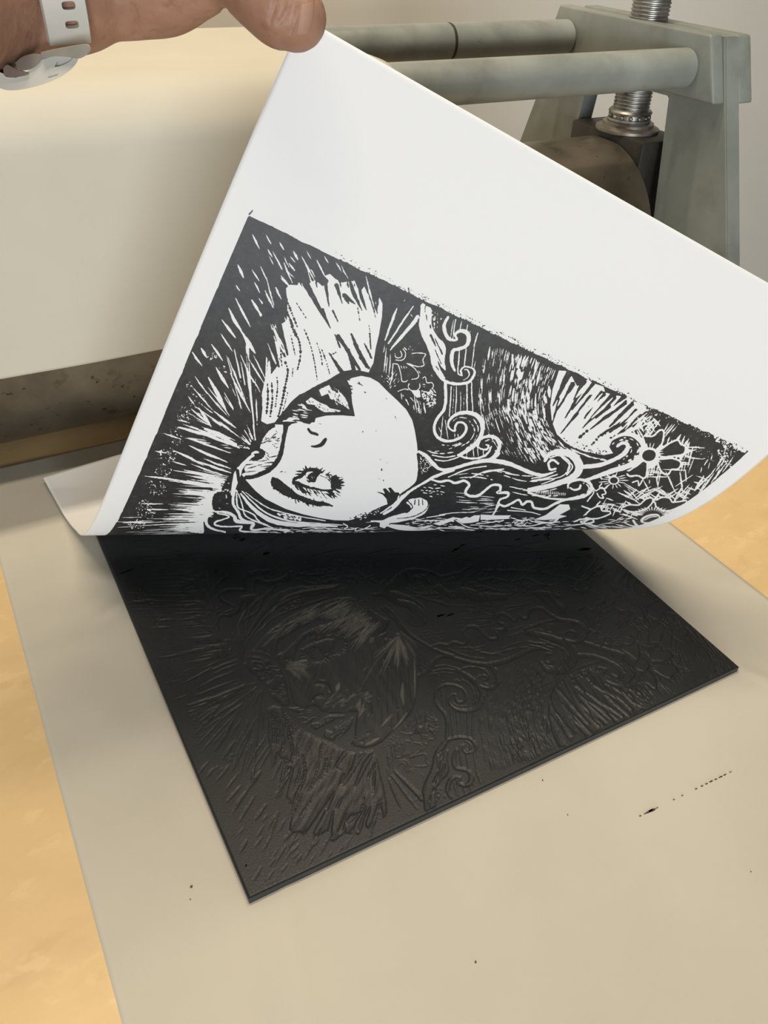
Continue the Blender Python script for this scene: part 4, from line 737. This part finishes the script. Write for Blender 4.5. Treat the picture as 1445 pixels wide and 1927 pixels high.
# thumb nail: follows the thumb surface
from mathutils.bvhtree import BVHTree
bv=BVHTree.FromPolygons([Vector(c) for c in co],[tuple(p.vertices) for p in hm.polygons])
def skin_hit(a,b_):
    r=ray((a,b_));r=r/np.linalg.norm(r);h=bv.ray_cast(Vector(CAM),Vector(r));return h[0],h[1]
V=[];nu,nv=14,18
for j in range(nv):
    for i in range(nu):
        u=i/(nu-1);v_=j/(nv-1);cx=566+ -10*v_+u*(30-4*abs(v_-.5)*2);cy=6+62*v_-u*6-8*(1-u)*(v_-.5)
        h,nn=skin_hit(cx,cy)
        if h is None: h,nn=skin_hit(cx-6,cy)
        if h is None: h=Vector(at(cx-8,cy,DC-.02));nn=Vector((-.3,-.6,.4))
        V.append(h+nn*(.0006*math.sin(math.pi*min(1,max(0,u)))**.5))
me,_=grid_mesh('thumb_nail',np.array(V),nu,nv);obj('thumb_nail',me,M['nail'],hand,True)
# watch
watch=tag(empty('wristwatch',tuple(at(120,-14,DC-.003))),'cream silicone watch strap with steel clasp on the wrist','watch')
ax0,ax1=at(60,-14,DC-.006),at(180,-20,DC+.002);AX=(ax1-ax0)/np.linalg.norm(ax1-ax0)
def ring_frame():
    v=np.cross(AX,ROT@np.array([0,0,1.0]));v/=np.linalg.norm(v);return v,np.cross(AX,v)      # v: image down/up, w: depth
VV,WW=ring_frame()
if (ROT.T@VV)[1]>0: VV=-VV
if (ROT.T@WW)[2]<0: WW=-WW
CW0=at(123,-18,DC-.003)
def band(a0,a1,half,r0,r1,n=60,off=0.0):
    bm=bmesh.new();R4=[]
    for a in np.linspace(a0,a1,n):
        d=math.cos(a)*WW+math.sin(a)*VV
        R4.append([bm.verts.new(CW0+AX*(x+off)+d*r) for x,r in ((-half,r0),(half,r0),(half*.93,r1),(-half*.93,r1))])
    for p,q in zip(R4,R4[1:]):
        for i in range(4): bm.faces.new([p[i],p[(i+1)%4],q[(i+1)%4],q[i]])
    bm.faces.new(R4[0]);bm.faces.new(R4[-1][::-1]);return bm
strap=obj('strap',band(-3.5,1.30,.0083,.0256,.0280,90,-.0045),M['strap'],watch,True);shade_auto(strap,40)
def cut_out(o,bms):
    """remove the given solids from a mesh object"""
    m=bpy.data.meshes.new('cutter');bm=bmesh.new()
    for q in bms:
        k=bpy.data.meshes.new('k');q.to_mesh(k);q.free();bm.from_mesh(k);bpy.data.meshes.remove(k)
    bm.to_mesh(m);bm.free();c=bpy.data.objects.new('cutter',m);COL.objects.link(c)
    w_=bpy.data.objects.new('work',o.data);COL.objects.link(w_)
    md=w_.modifiers.new('cut','BOOLEAN');md.operation='DIFFERENCE';md.solver='EXACT';md.object=c
    dg=bpy.context.evaluated_depsgraph_get();nm=bpy.data.meshes.new_from_object(w_.evaluated_get(dg));nm.name=o.name
    bpy.data.objects.remove(w_);bpy.data.objects.remove(c);o.data=nm
CUT=[]
for k in range(5):
    a=1.02-.235*k;bm=bmesh.new();d=math.cos(a)*WW+math.sin(a)*VV;tt=-math.sin(a)*WW+math.cos(a)*VV;vs1=[];vs2=[]
    for t in np.linspace(0,2*math.pi,16,endpoint=False):
        ex=.0029*np.sign(math.cos(t))*abs(math.cos(t))**.5;ey=.0014*np.sign(math.sin(t))*abs(math.sin(t))**.6
        b0=CW0+AX*(ex*.85-.0030)+tt*ey;vs1.append(bm.verts.new(b0+d*.0245));vs2.append(bm.verts.new(b0+d*.0295))
    bm.faces.new(vs1);bm.faces.new(vs2)
    for i in range(16): bm.faces.new([vs1[i],vs1[(i+1)%16],vs2[(i+1)%16],vs2[i]])
    bmesh.ops.recalc_face_normals(bm,faces=bm.faces[:]);CUT.append(bm)
cut_out(strap,CUT);shade_auto(strap,40)
def plate(pts,d0,d1,bev,name,mat,par,sm=True):
    """outline in photo pixels, placed at the wrist's distance and given its own thickness in depth"""
    p=smooth(np.vstack([pts,pts[:1]]),6)[:-1] if sm else np.array(pts,float)
    bm=bmesh.new();lo=[bm.verts.new(at(a,b_,DC+d0)) for a,b_ in p];hi=[bm.verts.new(at(a,b_,DC+d0)+CLD*(d1-d0)) for a,b_ in p];k=len(p)
    bm.faces.new(lo);bm.faces.new(hi)
    for i in range(k): bm.faces.new([lo[i],lo[(i+1)%k],hi[(i+1)%k],hi[i]])
    bmesh.ops.recalc_face_normals(bm,faces=bm.faces[:])
    if bev: bmesh.ops.bevel(bm,geom=[e for e in bm.edges if e.calc_face_angle(0)>1.0],offset=bev,segments=3,affect='EDGES',clamp_overlap=True)
    if name is None: return bm
    return shade_auto(obj(name,bm,mat,par),50)
CLD=ray((80,120));CLD=CLD/np.linalg.norm(CLD)
cl=plate([(52,112),(75,103),(120,98),(146,108),(138,126),(112,146),(70,162),(28,170),(0,166),(-14,150),(-14,132),(10,140),(30,146),(52,134),(66,118)],-.026,-.006,.0012,'clasp_loop',M['strap'],watch)
plate([(76,98),(120,89),(160,83),(170,89),(168,99),(150,110),(130,107),(100,106),(80,112)],-.0285,-.0150,.0010,'clasp_bar',M['clasp'],watch)
plate([(28,118),(42,107),(62,101),(78,104),(74,118),(58,130),(38,132)],-.0268,-.012,.0008,'clasp_plate',M['clasp'],watch)
plate([(6,128),(14,122),(30,130),(54,138),(44,143),(20,146),(8,142)],-.0270,-.012,.0008,'clasp_hinge',M['clasp'],watch)
cut_out(cl,[plate([(103,126),(108,117),(122,111),(138,108),(130,117),(114,124)],-.030,-.0225,0,None,None,None),plate([(91,144),(110,138),(109,142),(92,147)],-.030,-.0245,0,None,None,None,False)]);shade_auto(cl,50)
obj('watch_case',band(-1.95,-1.15,.018,.0262,.0365,20),M['clasp'],watch)
